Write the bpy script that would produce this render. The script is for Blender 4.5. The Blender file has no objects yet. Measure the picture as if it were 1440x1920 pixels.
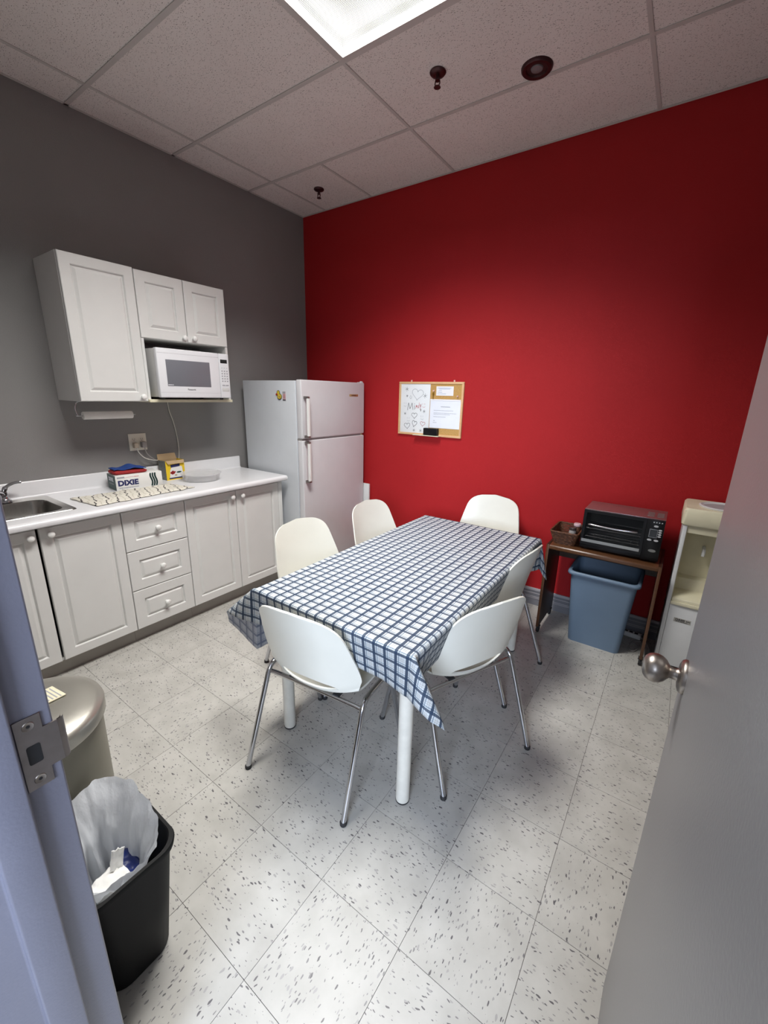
import bpy, bmesh, math, random
from mathutils import Vector, Matrix, noise
random.seed(7)
PI = math.pi
sc = bpy.context.scene
COL = sc.collection

# ------------------------------------------------------------------ camera
F_PX = 782.98
cam_d = bpy.data.cameras.new('camera'); cam = bpy.data.objects.new('camera', cam_d); COL.objects.link(cam)
cam_d.sensor_fit = 'HORIZONTAL'; cam_d.sensor_width = 36.0; cam_d.lens = 36.0 * F_PX / 1440.0
cam_d.clip_start = 0.02; cam_d.clip_end = 60
cam.matrix_world = (Matrix.Translation((3.1181, -3.0943, 1.5508)) @ Matrix.Rotation(0.6090, 4, 'Z')
                    @ Matrix.Rotation(1.2954, 4, 'X') @ Matrix.Rotation(0.0231, 4, 'Z'))
sc.camera = cam

# ------------------------------------------------------------------ world, daylight, exposure
sc.view_settings.view_transform = 'Standard'; sc.view_settings.look = 'None'
sc.view_settings.gamma = 1.0; sc.view_settings.use_curve_mapping = False
sc.view_settings.exposure = 0.06
w = bpy.data.worlds.new('world'); sc.world = w; w.use_nodes = True
bg = w.node_tree.nodes['Background']; bg.inputs['Color'].default_value = (0.62, 0.75, 1.0, 1); bg.inputs['Strength'].default_value = 1.0
# daylight entering the corridor through its window
ld = bpy.data.lights.new('corridor_window_daylight', 'AREA'); ld.shape = 'RECTANGLE'; ld.size = 1.5; ld.size_y = 0.95
ld.energy = 225; ld.color = (0.70, 0.81, 1.0)
lo = bpy.data.objects.new('corridor_window_daylight', ld); COL.objects.link(lo)
lo.location = (4.0, -5.90, 2.03); lo.rotation_euler = (math.radians(90), 0, math.radians(14))
LAMP_W = 88.0
LAMP_SPREAD = math.radians(130)
LENS_E = 0.30

# ------------------------------------------------------------------ materials
MATS = {}
def new_mat(name):
    m = bpy.data.materials.new(name); m.use_nodes = True
    return m, m.node_tree, m.node_tree.nodes['Principled BSDF']
def mat(name, col, rough=0.5, metal=0.0, var=0.0, vscale=8.0, bump=0.0, bscale=60.0, stretch=None, coat=0.0, trans=0.0, spec=None, emit=None, alpha=None):
    if name in MATS: return MATS[name]
    m, nt, p = new_mat(name)
    p.inputs['Base Color'].default_value = (*col, 1); p.inputs['Roughness'].default_value = rough; p.inputs['Metallic'].default_value = metal
    if coat: p.inputs['Coat Weight'].default_value = coat; p.inputs['Coat Roughness'].default_value = 0.12
    if trans: p.inputs['Transmission Weight'].default_value = trans
    if spec is not None: p.inputs['Specular IOR Level'].default_value = spec
    if alpha is not None: p.inputs['Alpha'].default_value = alpha
    if emit: p.inputs['Emission Color'].default_value = (*emit[:3], 1); p.inputs['Emission Strength'].default_value = emit[3]
    tc = nt.nodes.new('ShaderNodeTexCoord'); mp = nt.nodes.new('ShaderNodeMapping'); nt.links.new(tc.outputs['Object'], mp.inputs['Vector'])
    if stretch: mp.inputs['Scale'].default_value = stretch
    nz = nt.nodes.new('ShaderNodeTexNoise'); nz.inputs['Scale'].default_value = vscale; nz.inputs['Detail'].default_value = 4
    nt.links.new(mp.outputs[0], nz.inputs['Vector'])
    rp = nt.nodes.new('ShaderNodeValToRGB')
    v = max(var, 0.02)
    rp.color_ramp.elements[0].position = 0.3; rp.color_ramp.elements[1].position = 0.7
    rp.color_ramp.elements[0].color = tuple(c * (1 - v) for c in col) + (1,)
    rp.color_ramp.elements[1].color = tuple(min(1, c * (1 + v)) for c in col) + (1,)
    nt.links.new(nz.outputs['Fac'], rp.inputs[0]); nt.links.new(rp.outputs[0], p.inputs['Base Color'])
    if bump:
        n2 = nt.nodes.new('ShaderNodeTexNoise'); n2.inputs['Scale'].default_value = bscale; n2.inputs['Detail'].default_value = 3
        nt.links.new(mp.outputs[0], n2.inputs['Vector'])
        b = nt.nodes.new('ShaderNodeBump'); b.inputs['Strength'].default_value = bump; b.inputs['Distance'].default_value = 0.004
        nt.links.new(n2.outputs['Fac'], b.inputs['Height']); nt.links.new(b.outputs[0], p.inputs['Normal'])
    MATS[name] = m
    return m
def mnode(nt, op, a, b=None, c=None):
    n = nt.nodes.new('ShaderNodeMath'); n.operation = op
    for i, x in enumerate((a, b, c)):
        if x is None: continue
        if isinstance(x, (int, float)): n.inputs[i].default_value = x
        else: nt.links.new(x, n.inputs[i])
    return n.outputs[0]
def mixc(nt, fac, a, b):
    n = nt.nodes.new('ShaderNodeMix'); n.data_type = 'RGBA'
    if isinstance(fac, (int, float)): n.inputs[0].default_value = fac
    else: nt.links.new(fac, n.inputs[0])
    for k, x in ((6, a), (7, b)):
        if isinstance(x, tuple): n.inputs[k].default_value = (*x[:3], 1)
        else: nt.links.new(x, n.inputs[k])
    return n.outputs[2]

def floor_tile_mat():
    m, nt, p = new_mat('vinyl_tile')
    tc = nt.nodes.new('ShaderNodeTexCoord'); oi = nt.nodes.new('ShaderNodeObjectInfo')
    off = nt.nodes.new('ShaderNodeVectorMath'); off.operation = 'SCALE'
    cx = nt.nodes.new('ShaderNodeCombineXYZ')
    for k in range(2): nt.links.new(mnode(nt, 'MULTIPLY', oi.outputs['Random'], 37.0 + 21 * k), cx.inputs[k])
    add = nt.nodes.new('ShaderNodeVectorMath'); add.operation = 'ADD'
    nt.links.new(tc.outputs['Object'], add.inputs[0]); nt.links.new(cx.outputs[0], add.inputs[1])
    base = nt.nodes.new('ShaderNodeTexNoise'); base.inputs['Scale'].default_value = 9; base.inputs['Detail'].default_value = 5
    nt.links.new(add.outputs[0], base.inputs['Vector'])
    rp = nt.nodes.new('ShaderNodeValToRGB'); rp.color_ramp.elements[0].position = .3; rp.color_ramp.elements[1].position = .7
    rp.color_ramp.elements[0].color = (.39, .38, .352, 1); rp.color_ramp.elements[1].color = (.48, .47, .44, 1)
    nt.links.new(base.outputs['Fac'], rp.inputs[0])
    col = rp.outputs[0]
    warp = nt.nodes.new('ShaderNodeTexNoise'); warp.inputs['Scale'].default_value = 40
    nt.links.new(add.outputs[0], warp.inputs['Vector'])
    wv = nt.nodes.new('ShaderNodeVectorMath'); wv.operation = 'MULTIPLY_ADD'
    nt.links.new(warp.outputs['Color'], wv.inputs[0]); wv.inputs[1].default_value = (.012, .012, 0); nt.links.new(add.outputs[0], wv.inputs[2])
    for (sx, sy, rot, thr, c, keep) in ((36, 105, .3, .27, (.10, .095, .10), .15), (46, 130, -.35, .27, (.19, .185, .185), .20), (38, 96, .1, .30, (.32, .31, .30), .20), (52, 140, .8, .24, (.13, .125, .13), .14)):
        mp = nt.nodes.new('ShaderNodeMapping'); mp.inputs['Rotation'].default_value = (0, 0, rot); mp.inputs['Scale'].default_value = (sx, sy, 1)
        nt.links.new(wv.outputs[0], mp.inputs['Vector'])
        vo = nt.nodes.new('ShaderNodeTexVoronoi'); vo.voronoi_dimensions = '2D'; vo.inputs['Scale'].default_value = 1.0
        nt.links.new(mp.outputs[0], vo.inputs['Vector'])
        sep = nt.nodes.new('ShaderNodeSeparateColor'); nt.links.new(vo.outputs['Color'], sep.inputs[0])
        sz = mnode(nt, 'MULTIPLY', sep.outputs[1], thr)
        f = mnode(nt, 'MULTIPLY', mnode(nt, 'LESS_THAN', vo.outputs['Distance'], sz), mnode(nt, 'LESS_THAN', sep.outputs[0], keep))
        col = mixc(nt, f, col, c)
    nt.links.new(col, p.inputs['Base Color']); p.inputs['Roughness'].default_value = .38
    p.inputs['Specular IOR Level'].default_value = .35
    return m
def ceiling_tile_mat():
    m, nt, p = new_mat('mineral_fibre')
    tc = nt.nodes.new('ShaderNodeTexCoord'); oi = nt.nodes.new('ShaderNodeObjectInfo')
    cx = nt.nodes.new('ShaderNodeCombineXYZ')
    for k in range(2): nt.links.new(mnode(nt, 'MULTIPLY', oi.outputs['Random'], 31.0 + 17 * k), cx.inputs[k])
    add = nt.nodes.new('ShaderNodeVectorMath'); add.operation = 'ADD'
    nt.links.new(tc.outputs['Object'], add.inputs[0]); nt.links.new(cx.outputs[0], add.inputs[1])
    col = (.62, .575, .55)
    nz = nt.nodes.new('ShaderNodeTexNoise'); nz.inputs['Scale'].default_value = 3.0; nz.inputs['Detail'].default_value = 6
    nt.links.new(add.outputs[0], nz.inputs['Vector'])
    c = mixc(nt, nz.outputs['Fac'], (.80, .745, .72), (.90, .85, .83))
    hs = None
    for (sx, sy, thr, keep, dark) in ((70, 190, .26, .42, .42), (150, 150, .22, .45, .5), (45, 110, .18, .2, .4)):
        mp = nt.nodes.new('ShaderNodeMapping'); mp.inputs['Scale'].default_value = (sx, sy, 1); mp.inputs['Rotation'].default_value = (0, 0, .5)
        nt.links.new(add.outputs[0], mp.inputs['Vector'])
        vo = nt.nodes.new('ShaderNodeTexVoronoi'); vo.voronoi_dimensions = '2D'; vo.inputs['Scale'].default_value = 1.0
        nt.links.new(mp.outputs[0], vo.inputs['Vector'])
        sep = nt.nodes.new('ShaderNodeSeparateColor'); nt.links.new(vo.outputs['Color'], sep.inputs[0])
        f = mnode(nt, 'MULTIPLY', mnode(nt, 'LESS_THAN', vo.outputs['Distance'], mnode(nt, 'MULTIPLY', sep.outputs[1], thr)), mnode(nt, 'LESS_THAN', sep.outputs[0], keep))
        c = mixc(nt, f, c, (.80 * dark, .72 * dark, .69 * dark))
    nt.links.new(c, p.inputs['Base Color']); p.inputs['Roughness'].default_value = .95; p.inputs['Specular IOR Level'].default_value = .1
    return m
def plaid_mat(name, pale):
    m, nt, p = new_mat(name)
    tc = nt.nodes.new('ShaderNodeTexCoord'); sp = nt.nodes.new('ShaderNodeSeparateXYZ'); nt.links.new(tc.outputs['UV'], sp.inputs[0])
    base = (.52, .56, .585) if not pale else (.50, .53, .60)
    navy = (.016, .036, .075) if not pale else (.20, .23, .32)
    mid = (.16, .21, .26) if not pale else (.32, .35, .43)
    faint = (.37, .37, .355) if not pale else (.46, .49, .55)
    col = base
    def band(f, a, b): return mnode(nt, 'MULTIPLY', mnode(nt, 'GREATER_THAN', f, a), mnode(nt, 'LESS_THAN', f, b))
    for pass_ in (0, 1, 2):
        for ax, per in ((0, .046), (1, .0395)):
            f = mnode(nt, 'FRACT', mnode(nt, 'DIVIDE', mnode(nt, 'ADD', sp.outputs[ax], 2.0), per))
            if pass_ == 0:
                col = mixc(nt, mnode(nt, 'MULTIPLY', mnode(nt, 'ADD', band(f, .58, .64), band(f, .74, .80)), .75), col, faint)
            elif pass_ == 1:
                col = mixc(nt, mnode(nt, 'MULTIPLY', band(f, .345, .435), .88), col, mid)
            else:
                col = mixc(nt, mnode(nt, 'MULTIPLY', band(f, .005, .255), .93 if ax == 0 else .88), col, navy)
    nt.links.new(col, p.inputs['Base Color']); p.inputs['Roughness'].default_value = .55
    p.inputs['Specular IOR Level'].default_value = .3
    return m
def lens_mat():
    m, nt, p = new_mat('prismatic_lens'); nt.nodes.remove(p)
    out = nt.nodes['Material Output']
    tc = nt.nodes.new('ShaderNodeTexCoord'); sp = nt.nodes.new('ShaderNodeSeparateXYZ'); nt.links.new(tc.outputs['Object'], sp.inputs[0])
    u = mnode(nt, 'SINE', mnode(nt, 'MULTIPLY', mnode(nt, 'ADD', sp.outputs[0], sp.outputs[1]), 2 * PI / .0115))
    v = mnode(nt, 'SINE', mnode(nt, 'MULTIPLY', mnode(nt, 'SUBTRACT', sp.outputs[0], sp.outputs[1]), 2 * PI / .0115))
    cell = mnode(nt, 'MULTIPLY_ADD', mnode(nt, 'MULTIPLY', u, v), .5, .5)
    # three lamp tubes behind the lens make broad brighter bars
    tube = mnode(nt, 'MULTIPLY_ADD', mnode(nt, 'COSINE', mnode(nt, 'MULTIPLY', sp.outputs[0], 2 * PI / .19)), .5, .5)
    s = mnode(nt, 'MULTIPLY', mnode(nt, 'MULTIPLY_ADD', cell, .38, .66), mnode(nt, 'MULTIPLY_ADD', tube, .55, .72))
    em = nt.nodes.new('ShaderNodeEmission'); em.inputs['Color'].default_value = (.90, .98, 1.0, 1)
    nt.links.new(mnode(nt, 'MULTIPLY', s, LENS_E), em.inputs['Strength'])
    tr = nt.nodes.new('ShaderNodeBsdfTransparent')
    rib = nt.nodes.new('ShaderNodeValToRGB'); rib.color_ramp.interpolation = 'LINEAR'
    rib.color_ramp.elements[0].position = .30; rib.color_ramp.elements[0].color = (.011, .0115, .012, 1)
    rib.color_ramp.elements[1].position = .46; rib.color_ramp.elements[1].color = (.97, .97, .97, 1)
    nt.links.new(cell, rib.inputs[0]); nt.links.new(rib.outputs[0], tr.inputs['Color'])
    ad = nt.nodes.new('ShaderNodeAddShader'); nt.links.new(em.outputs[0], ad.inputs[0]); nt.links.new(tr.outputs[0], ad.inputs[1])
    nt.links.new(ad.outputs[0], out.inputs['Surface'])
    return m
def towel_mat():
    m, nt, p = new_mat('striped_towel')
    tc = nt.nodes.new('ShaderNodeTexCoord'); sp = nt.nodes.new('ShaderNodeSeparateXYZ'); nt.links.new(tc.outputs['UV'], sp.inputs[0])
    nz = nt.nodes.new('ShaderNodeTexNoise'); nz.inputs['Scale'].default_value = 9; nt.links.new(tc.outputs['UV'], nz.inputs['Vector'])
    x = mnode(nt, 'MULTIPLY_ADD', nz.outputs['Fac'], .02, sp.outputs[0])
    f = mnode(nt, 'FRACT', mnode(nt, 'DIVIDE', x, .062))
    d = mnode(nt, 'LESS_THAN', f, .11)
    g = mnode(nt, 'MULTIPLY', mnode(nt, 'GREATER_THAN', f, .48), mnode(nt, 'LESS_THAN', f, .56))
    c = mixc(nt, mnode(nt, 'MULTIPLY', g, .6), (.68, .65, .57), (.42, .38, .30)); c = mixc(nt, d, c, (.055, .05, .05))
    nt.links.new(c, p.inputs['Base Color']); p.inputs['Roughness'].default_value = .95
    return m
def wood_mat(name, c0, c1, rough=.35, axis=(1, 14, 14)):
    m, nt, p = new_mat(name)
    tc = nt.nodes.new('ShaderNodeTexCoord'); mp = nt.nodes.new('ShaderNodeMapping'); mp.inputs['Scale'].default_value = axis
    nt.links.new(tc.outputs['Object'], mp.inputs['Vector'])
    nz = nt.nodes.new('ShaderNodeTexNoise'); nz.inputs['Scale'].default_value = 5; nz.inputs['Detail'].default_value = 6; nz.inputs['Distortion'].default_value = .6
    nt.links.new(mp.outputs[0], nz.inputs['Vector'])
    nt.links.new(mixc(nt, nz.outputs['Fac'], c0, c1), p.inputs['Base Color']); p.inputs['Roughness'].default_value = rough
    return m

M = dict(
    tile=floor_tile_mat(), ceil=ceiling_tile_mat(), plaid=plaid_mat('plaid_cloth', False), plaid_back=plaid_mat('plaid_cloth_back', True),
    lens=lens_mat(), towel=towel_mat(),
    grout=mat('tile_joint', (.12, .11, .10), .9),
    tee=mat('ceiling_grid_paint', (.60, .57, .55), .5, var=.04),
    grey=mat('grey_wall_paint', (.250, .242, .240), .8, var=.03, vscale=2, bump=.35, bscale=260),
    red=mat('red_wall_paint', (.400, .013, .016), .66, var=.04, vscale=2, bump=.25, bscale=300, spec=.25),
    neutral=mat('pale_wall_paint', (.52, .50, .48), .8),
    frame=mat('door_frame_paint', (.185, .187, .235), .28, var=.03, bump=.08, bscale=200),
    door=mat('door_paint', (.215, .212, .218), .33, var=.05, vscale=1.5, bump=.12, bscale=180),
    steel=mat('brushed_steel', (.36, .325, .295), .33, 1.0, var=.06),
    plate=mat('strike_steel', (.30, .27, .26), .42, 1.0, var=.12, vscale=30),
    chrome=mat('chrome', (.56, .57, .60), .11, 1.0),
    black=mat('black_void', (.006, .006, .007), .7),
    blackpl=mat('black_plastic', (.008, .008, .0085), .6, bump=.1, bscale=400, spec=.2),
    rubber=mat('black_rubber', (.02, .02, .022), .7),
    cab=mat('cabinet_white', (.71, .71, .695), .38, var=.02),
    cabside=mat('cabinet_side', (.52, .50, .46), .5),
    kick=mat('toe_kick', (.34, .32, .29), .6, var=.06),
    lam=mat('white_laminate', (.74, .74, .76), .22, var=.02),
    knob=mat('white_knob', (.82, .82, .80), .25),
    sink=mat('stainless_steel', (.34, .33, .31), .26, 1.0, var=.08, stretch=(1, 12, 1), vscale=20),
    fr=mat('fridge_white', (.66, .655, .675), .36, var=.02, bump=.06, bscale=500),
    frside=mat('fridge_side_white', (.60, .63, .67), .42, var=.02, bump=.06, bscale=500),
    gasket=mat('fridge_gasket', (.56, .57, .60), .6),
    mw=mat('microwave_white', (.76, .77, .80), .35),
    mwside=mat('microwave_case', (.60, .60, .59), .45),
    mwglass=mat('microwave_window', (.17, .175, .20), .3),
    key=mat('grey_key', (.36, .37, .40), .5),
    shell=mat('chair_shell_plastic', (.77, .765, .69), .30, var=.02, vscale=6),
    leg=mat('table_leg_paint', (.70, .68, .61), .4, var=.06, vscale=20),
    ttop=mat('table_top_laminate', (.6, .58, .54), .5),
    walnut=wood_mat('walnut_veneer', (.060, .024, .011), (.140, .062, .027), .30, (2, 22, 22)),
    walnutv_shaded=wood_mat('walnut_panel_shaded', (.018, .008, .005), (.045, .020, .010), .4, (22, 22, 2)),  # same walnut, colour darkened to paint in the shade inside the cart
    oak=wood_mat('pine_frame', (.62, .36, .16), (.76, .48, .25), .5, (6, 6, 6)),
    cork=mat('cork', (.50, .29, .09), .9, var=.22, vscale=160),
    board=mat('whiteboard', (.80, .82, .82), .22),
    paper=mat('paper', (.78, .80, .86), .8), card=mat('index_card', (.82, .80, .80), .8),
    ink=mat('ink_black', (.02, .02, .025), .7), inkr=mat('ink_red', (.50, .07, .08), .7), inkg=mat('ink_grey', (.34, .35, .38), .7), inkb=mat('ink_navy', (.015, .02, .11), .6),
    bluebin=mat('blue_grey_plastic', (.140, .205, .290), .42, var=.05, vscale=5),
    wicker=mat('wicker', (.10, .038, .015), .6, var=.45, vscale=70, bump=.3, bscale=150),
    cream=mat('cream_plastic', (.72, .68, .50), .45, var=.05), coolw=mat('cooler_enamel', (.70, .715, .73), .35),
    coolin=mat('cooler_alcove', (.66, .62, .44), .5, var=.10, vscale=6),
    silverlid=mat('silver_lid', (.44, .425, .38), .36, .8, var=.04), silverbody=mat('pewter_body', (.27, .255, .20), .45, .25, var=.05),
    bag=None,
    green=mat('carton_green', (.016, .06, .055), .5), cwhite=mat('carton_white', (.80, .80, .78), .5),
    yellow=mat('carton_yellow', (.80, .56, .02), .5), kraft=mat('kraft_board', (.46, .33, .19), .85, var=.08), cgrey=mat('carton_print_grey', (.16, .17, .16), .6, var=.3, vscale=90),
    bcloth=mat('blue_cloth', (.012, .05, .23), .85, bump=.4, bscale=120), rcloth=mat('red_cloth', (.33, .018, .020), .85, bump=.4, bscale=120),
    ivory=mat('ivory_plate', (.74, .71, .62), .4), cordb=mat('beige_cord', (.50, .42, .33), .6), cordg=mat('grey_cord', (.33, .31, .30), .6), cordw=mat('white_cord', (.62, .60, .56), .6),
    brown=mat('brown_metal', (.075, .030, .032), .35, .6), lamphole=mat('downlight_inner', (.10, .09, .09), .3, .8),
    ovenblk=mat('oven_black', (.006, .006, .007), .30, spec=.3), oventop=mat('oven_top', (.50, .44, .45), .34, .9, var=.05, vscale=60), ovenin=mat('oven_cavity', (.008, .008, .008), .6),
    rack=mat('rack_wire', (.62, .62, .64), .2, 1.0), btn=mat('oven_button', (.55, .56, .58), .4), ovlcd=mat('oven_display', (.02, .022, .025), .15),
    basew=mat('baseboard_vinyl', (.20, .20, .22), .5), basel=mat('baseboard_cap', (.42, .40, .42), .45),
    yel=mat('duck_yellow', (.72, .55, .05), .5), duckb=mat('duck_outline', (.03, .04, .03), .5), orange=mat('duck_bill', (.45, .03, .03), .5), pink=mat('magnet_pink', (.62, .44, .47), .5),
    gold=mat('gold_badge', (.55, .42, .18), .35, .6), brass=mat('brass', (.62, .36, .06), .3, .9), pin=mat('clear_pin', (.72, .45, .38), .3), tissue=mat('paper_towel', (.80, .79, .76), .95, bump=.2, bscale=100),
    bluew=mat('blue_wrapper', (.010, .025, .16), .4), wood_dark=mat('jar_lid', (.05, .035, .03), .4),
)
def clear_mat(name, col, fac):
    m, nt, p = new_mat(name)
    out = nt.nodes['Material Output']
    p.inputs['Base Color'].default_value = (*col, 1); p.inputs['Roughness'].default_value = .25
    tr = nt.nodes.new('ShaderNodeBsdfTransparent'); mx = nt.nodes.new('ShaderNodeMixShader'); mx.inputs[0].default_value = fac; p.inputs['Specular IOR Level'].default_value = .3
    nt.links.new(tr.outputs[0], mx.inputs[1]); nt.links.new(p.outputs[0], mx.inputs[2]); nt.links.new(mx.outputs[0], out.inputs['Surface'])
    return m
M['clear'] = clear_mat('frosted_tub', (.84, .84, .85), .30)
M['ovenglass'] = clear_mat('oven_glass', (.010, .011, .012), .35)
M['ovenglass'].node_tree.nodes['Principled BSDF'].inputs['Roughness'].default_value = .06
M['glass'] = clear_mat('window_glass', (.6, .65, .7), .15)
def bag_mat():
    m, nt, p = new_mat('bin_liner_film')
    out = nt.nodes['Material Output']
    p.inputs['Base Color'].default_value = (.86, .89, .93, 1); p.inputs['Roughness'].default_value = .28
    t = nt.nodes.new('ShaderNodeBsdfTranslucent'); t.inputs['Color'].default_value = (.82, .86, .92, 1)
    mx = nt.nodes.new('ShaderNodeMixShader'); mx.inputs[0].default_value = .3
    nt.links.new(p.outputs[0], mx.inputs[1]); nt.links.new(t.outputs[0], mx.inputs[2]); nt.links.new(mx.outputs[0], out.inputs['Surface'])
    tc = nt.nodes.new('ShaderNodeTexCoord'); nz = nt.nodes.new('ShaderNodeTexNoise'); nz.inputs['Scale'].default_value = 26; nz.inputs['Detail'].default_value = 4
    mp = nt.nodes.new('ShaderNodeMapping'); mp.inputs['Scale'].default_value = (1, 1, .45); nt.links.new(tc.outputs['Object'], mp.inputs[0]); nt.links.new(mp.outputs[0], nz.inputs['Vector'])
    b = nt.nodes.new('ShaderNodeBump'); b.inputs['Strength'].default_value = .6; b.inputs['Distance'].default_value = .012
    nt.links.new(nz.outputs['Fac'], b.inputs['Height']); nt.links.new(b.outputs[0], p.inputs['Normal'])
    return m
M['bag'] = bag_mat()

# ------------------------------------------------------------------ mesh helpers
class G:
    def __init__(s): s.v = []; s.f = []; s.uv = {}
    def add(s, vs, fs):
        n = len(s.v); s.v += [tuple(x) for x in vs]; s.f += [tuple(i + n for i in f) for f in fs]; return s
    def box(s, x0, x1, y0, y1, z0, z1):
        x0, x1 = min(x0, x1), max(x0, x1); y0, y1 = min(y0, y1), max(y0, y1); z0, z1 = min(z0, z1), max(z0, z1)
        return s.add([(x0, y0, z0), (x1, y0, z0), (x1, y1, z0), (x0, y1, z0), (x0, y0, z1), (x1, y0, z1), (x1, y1, z1), (x0, y1, z1)],
                     [(3, 2, 1, 0), (4, 5, 6, 7), (0, 1, 5, 4), (1, 2, 6, 5), (2, 3, 7, 6), (3, 0, 4, 7)])
    def obox(s, c, ax, half):
        c = Vector(c); A = [Vector(a).normalized() * h for a, h in zip(ax, half)]
        vs = []
        for k in range(8):
            vs.append(c + A[0] * (1 if k in (1, 2, 5, 6) else -1) + A[1] * (1 if k in (2, 3, 6, 7) else -1) + A[2] * (1 if k > 3 else -1))
        return s.add(vs, [(3, 2, 1, 0), (4, 5, 6, 7), (0, 1, 5, 4), (1, 2, 6, 5), (2, 3, 7, 6), (3, 0, 4, 7)])
    def tube(s, pts, r, seg=10, caps=True):
        P = [Vector(p) for p in pts]; n = len(P); rings = []
        R = r if isinstance(r, (list, tuple)) else [r] * n
        t0 = (P[1] - P[0]).normalized(); ref = Vector((0, 0, 1)) if abs(t0.z) < .9 else Vector((1, 0, 0))
        u = t0.cross(ref).normalized()
        for i in range(n):
            t = ((P[min(i + 1, n - 1)] - P[i]).normalized() + (P[i] - P[max(i - 1, 0)]).normalized())
            t = t.normalized() if t.length > 1e-6 else t0
            u = (u - t * u.dot(t)).normalized(); w_ = t.cross(u)
            rings.append([P[i] + (u * math.cos(2 * PI * k / seg) + w_ * math.sin(2 * PI * k / seg)) * R[i] for k in range(seg)])
        vs = [v for rg in rings for v in rg]; fs = []
        for i in range(n - 1):
            for k in range(seg): fs.append((i * seg + k, i * seg + (k + 1) % seg, (i + 1) * seg + (k + 1) % seg, (i + 1) * seg + k))
        if caps: fs += [tuple(range(seg))[::-1], tuple((n - 1) * seg + k for k in range(seg))]
        return s.add(vs, fs)
    def lathe(s, prof, c=(0, 0, 0), axis=(0, 0, 1), seg=24, sx=1.0, sy=1.0):
        a = Vector(axis).normalized(); ref = Vector((1, 0, 0)) if abs(a.x) < .9 else Vector((0, 1, 0))
        u = (ref - a * ref.dot(a)).normalized(); w_ = a.cross(u); c = Vector(c); vs = []; fs = []
        for (r, h) in prof:
            for k in range(seg):
                th = 2 * PI * k / seg; vs.append(c + a * h + u * (r * sx * math.cos(th)) + w_ * (r * sy * math.sin(th)))
        n = len(prof)
        for i in range(n - 1):
            for k in range(seg): fs.append((i * seg + k, i * seg + (k + 1) % seg, (i + 1) * seg + (k + 1) % seg, (i + 1) * seg + k))
        if prof[0][0] > 1e-5: fs.append(tuple(range(seg))[::-1])
        if prof[-1][0] > 1e-5: fs.append(tuple((n - 1) * seg + k for k in range(seg)))
        return s.add(vs, fs)
    def prism(s, poly, z0, z1, axis='z'):
        n = len(poly)
        def P(a, b, h): return {'z': (a, b, h), 'x': (h, a, b), 'y': (a, h, b)}[axis]
        vs = [P(a, b, z0) for a, b in poly] + [P(a, b, z1) for a, b in poly]
        return s.add(vs, [tuple(range(n))[::-1], tuple(range(n, 2 * n))] + [(i, (i + 1) % n, n + (i + 1) % n, n + i) for i in range(n)])
    def rings(s, loops, cap0=True, cap1=True):
        n = len(loops[0]); vs = [v for l in loops for v in l]; fs = []
        for i in range(len(loops) - 1):
            for k in range(n): fs.append((i * n + k, i * n + (k + 1) % n, (i + 1) * n + (k + 1) % n, (i + 1) * n + k))
        if cap0: fs.append(tuple(range(n))[::-1])
        if cap1: fs.append(tuple((len(loops) - 1) * n + k for k in range(n)))
        return s.add(vs, fs)
    def grid(s, fn, nu, nv, uvf=None):
        n0 = len(s.v); vs = []
        for j in range(nv + 1):
            for i in range(nu + 1):
                vs.append(fn(i / nu, j / nv))
                if uvf: s.uv[n0 + j * (nu + 1) + i] = uvf(i / nu, j / nv)
        return s.add(vs, [(j * (nu + 1) + i, j * (nu + 1) + i + 1, (j + 1) * (nu + 1) + i + 1, (j + 1) * (nu + 1) + i) for j in range(nv) for i in range(nu)])

ORG = {}
def props(o, label=None, cat=None, group=None, kind=None):
    if label: o['label'] = label
    if cat: o['category'] = cat
    if group: o['group'] = group
    if kind: o['kind'] = kind
    return o
def thing(name, label, cat, loc=(0, 0, 0), rotz=0, group=None, kind=None):
    o = bpy.data.objects.new(name, None); COL.objects.link(o); o.empty_display_size = .05
    o.location = loc; o.rotation_euler = (0, 0, rotz); ORG[o.name] = Vector(loc)
    return props(o, label, cat, group, kind)
def build(g, name, m, parent=None, local=False, bevel=0, seg=2, smooth=None, label=None, cat=None, group=None, kind=None, mats=None, fix=True, weld=False):
    me = bpy.data.meshes.new(name)
    if parent is None:
        xs = [v[0] for v in g.v]; ys = [v[1] for v in g.v]; zs = [v[2] for v in g.v]
        org = Vector(((min(xs) + max(xs)) / 2, (min(ys) + max(ys)) / 2, min(zs)))
    else:
        org = Vector((0, 0, 0)) if local else ORG[parent.name]
    me.from_pydata([tuple(Vector(v) - org) for v in g.v], [], g.f)
    if g.uv:
        ul = me.uv_layers.new(name='UVMap')
        for lp in me.loops: ul.data[lp.index].uv = g.uv.get(lp.vertex_index, (0, 0))
    if bevel or fix:
        bm = bmesh.new(); bm.from_mesh(me)
        if weld: bmesh.ops.remove_doubles(bm, verts=bm.verts, dist=1e-5)
        if fix: bmesh.ops.recalc_face_normals(bm, faces=bm.faces)
        if bevel:
            ed = [e for e in bm.edges if len(e.link_faces) == 2 and e.calc_face_angle(0) > math.radians(28)]
            bmesh.ops.bevel(bm, geom=ed, offset=bevel, segments=seg, profile=.5, affect='EDGES', clamp_overlap=True)
        bm.to_mesh(me); bm.free()
    for mm in (mats or [m]): me.materials.append(mm)
    if smooth is not None or bevel:
        me.shade_smooth(); me.set_sharp_from_angle(angle=math.radians(smooth if smooth is not None else 40))
    o = bpy.data.objects.new(name, me); COL.objects.link(o)
    if parent is None: o.location = org; ORG[o.name] = org
    else: o.parent = parent; ORG[o.name] = org
    return props(o, label, cat, group, kind)
def bx(name, m, parent, x0, x1, y0, y1, z0, z1, bevel=0.0, **k):
    return build(G().box(x0, x1, y0, y1, z0, z1), name, m, parent, bevel=bevel, **k)
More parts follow.
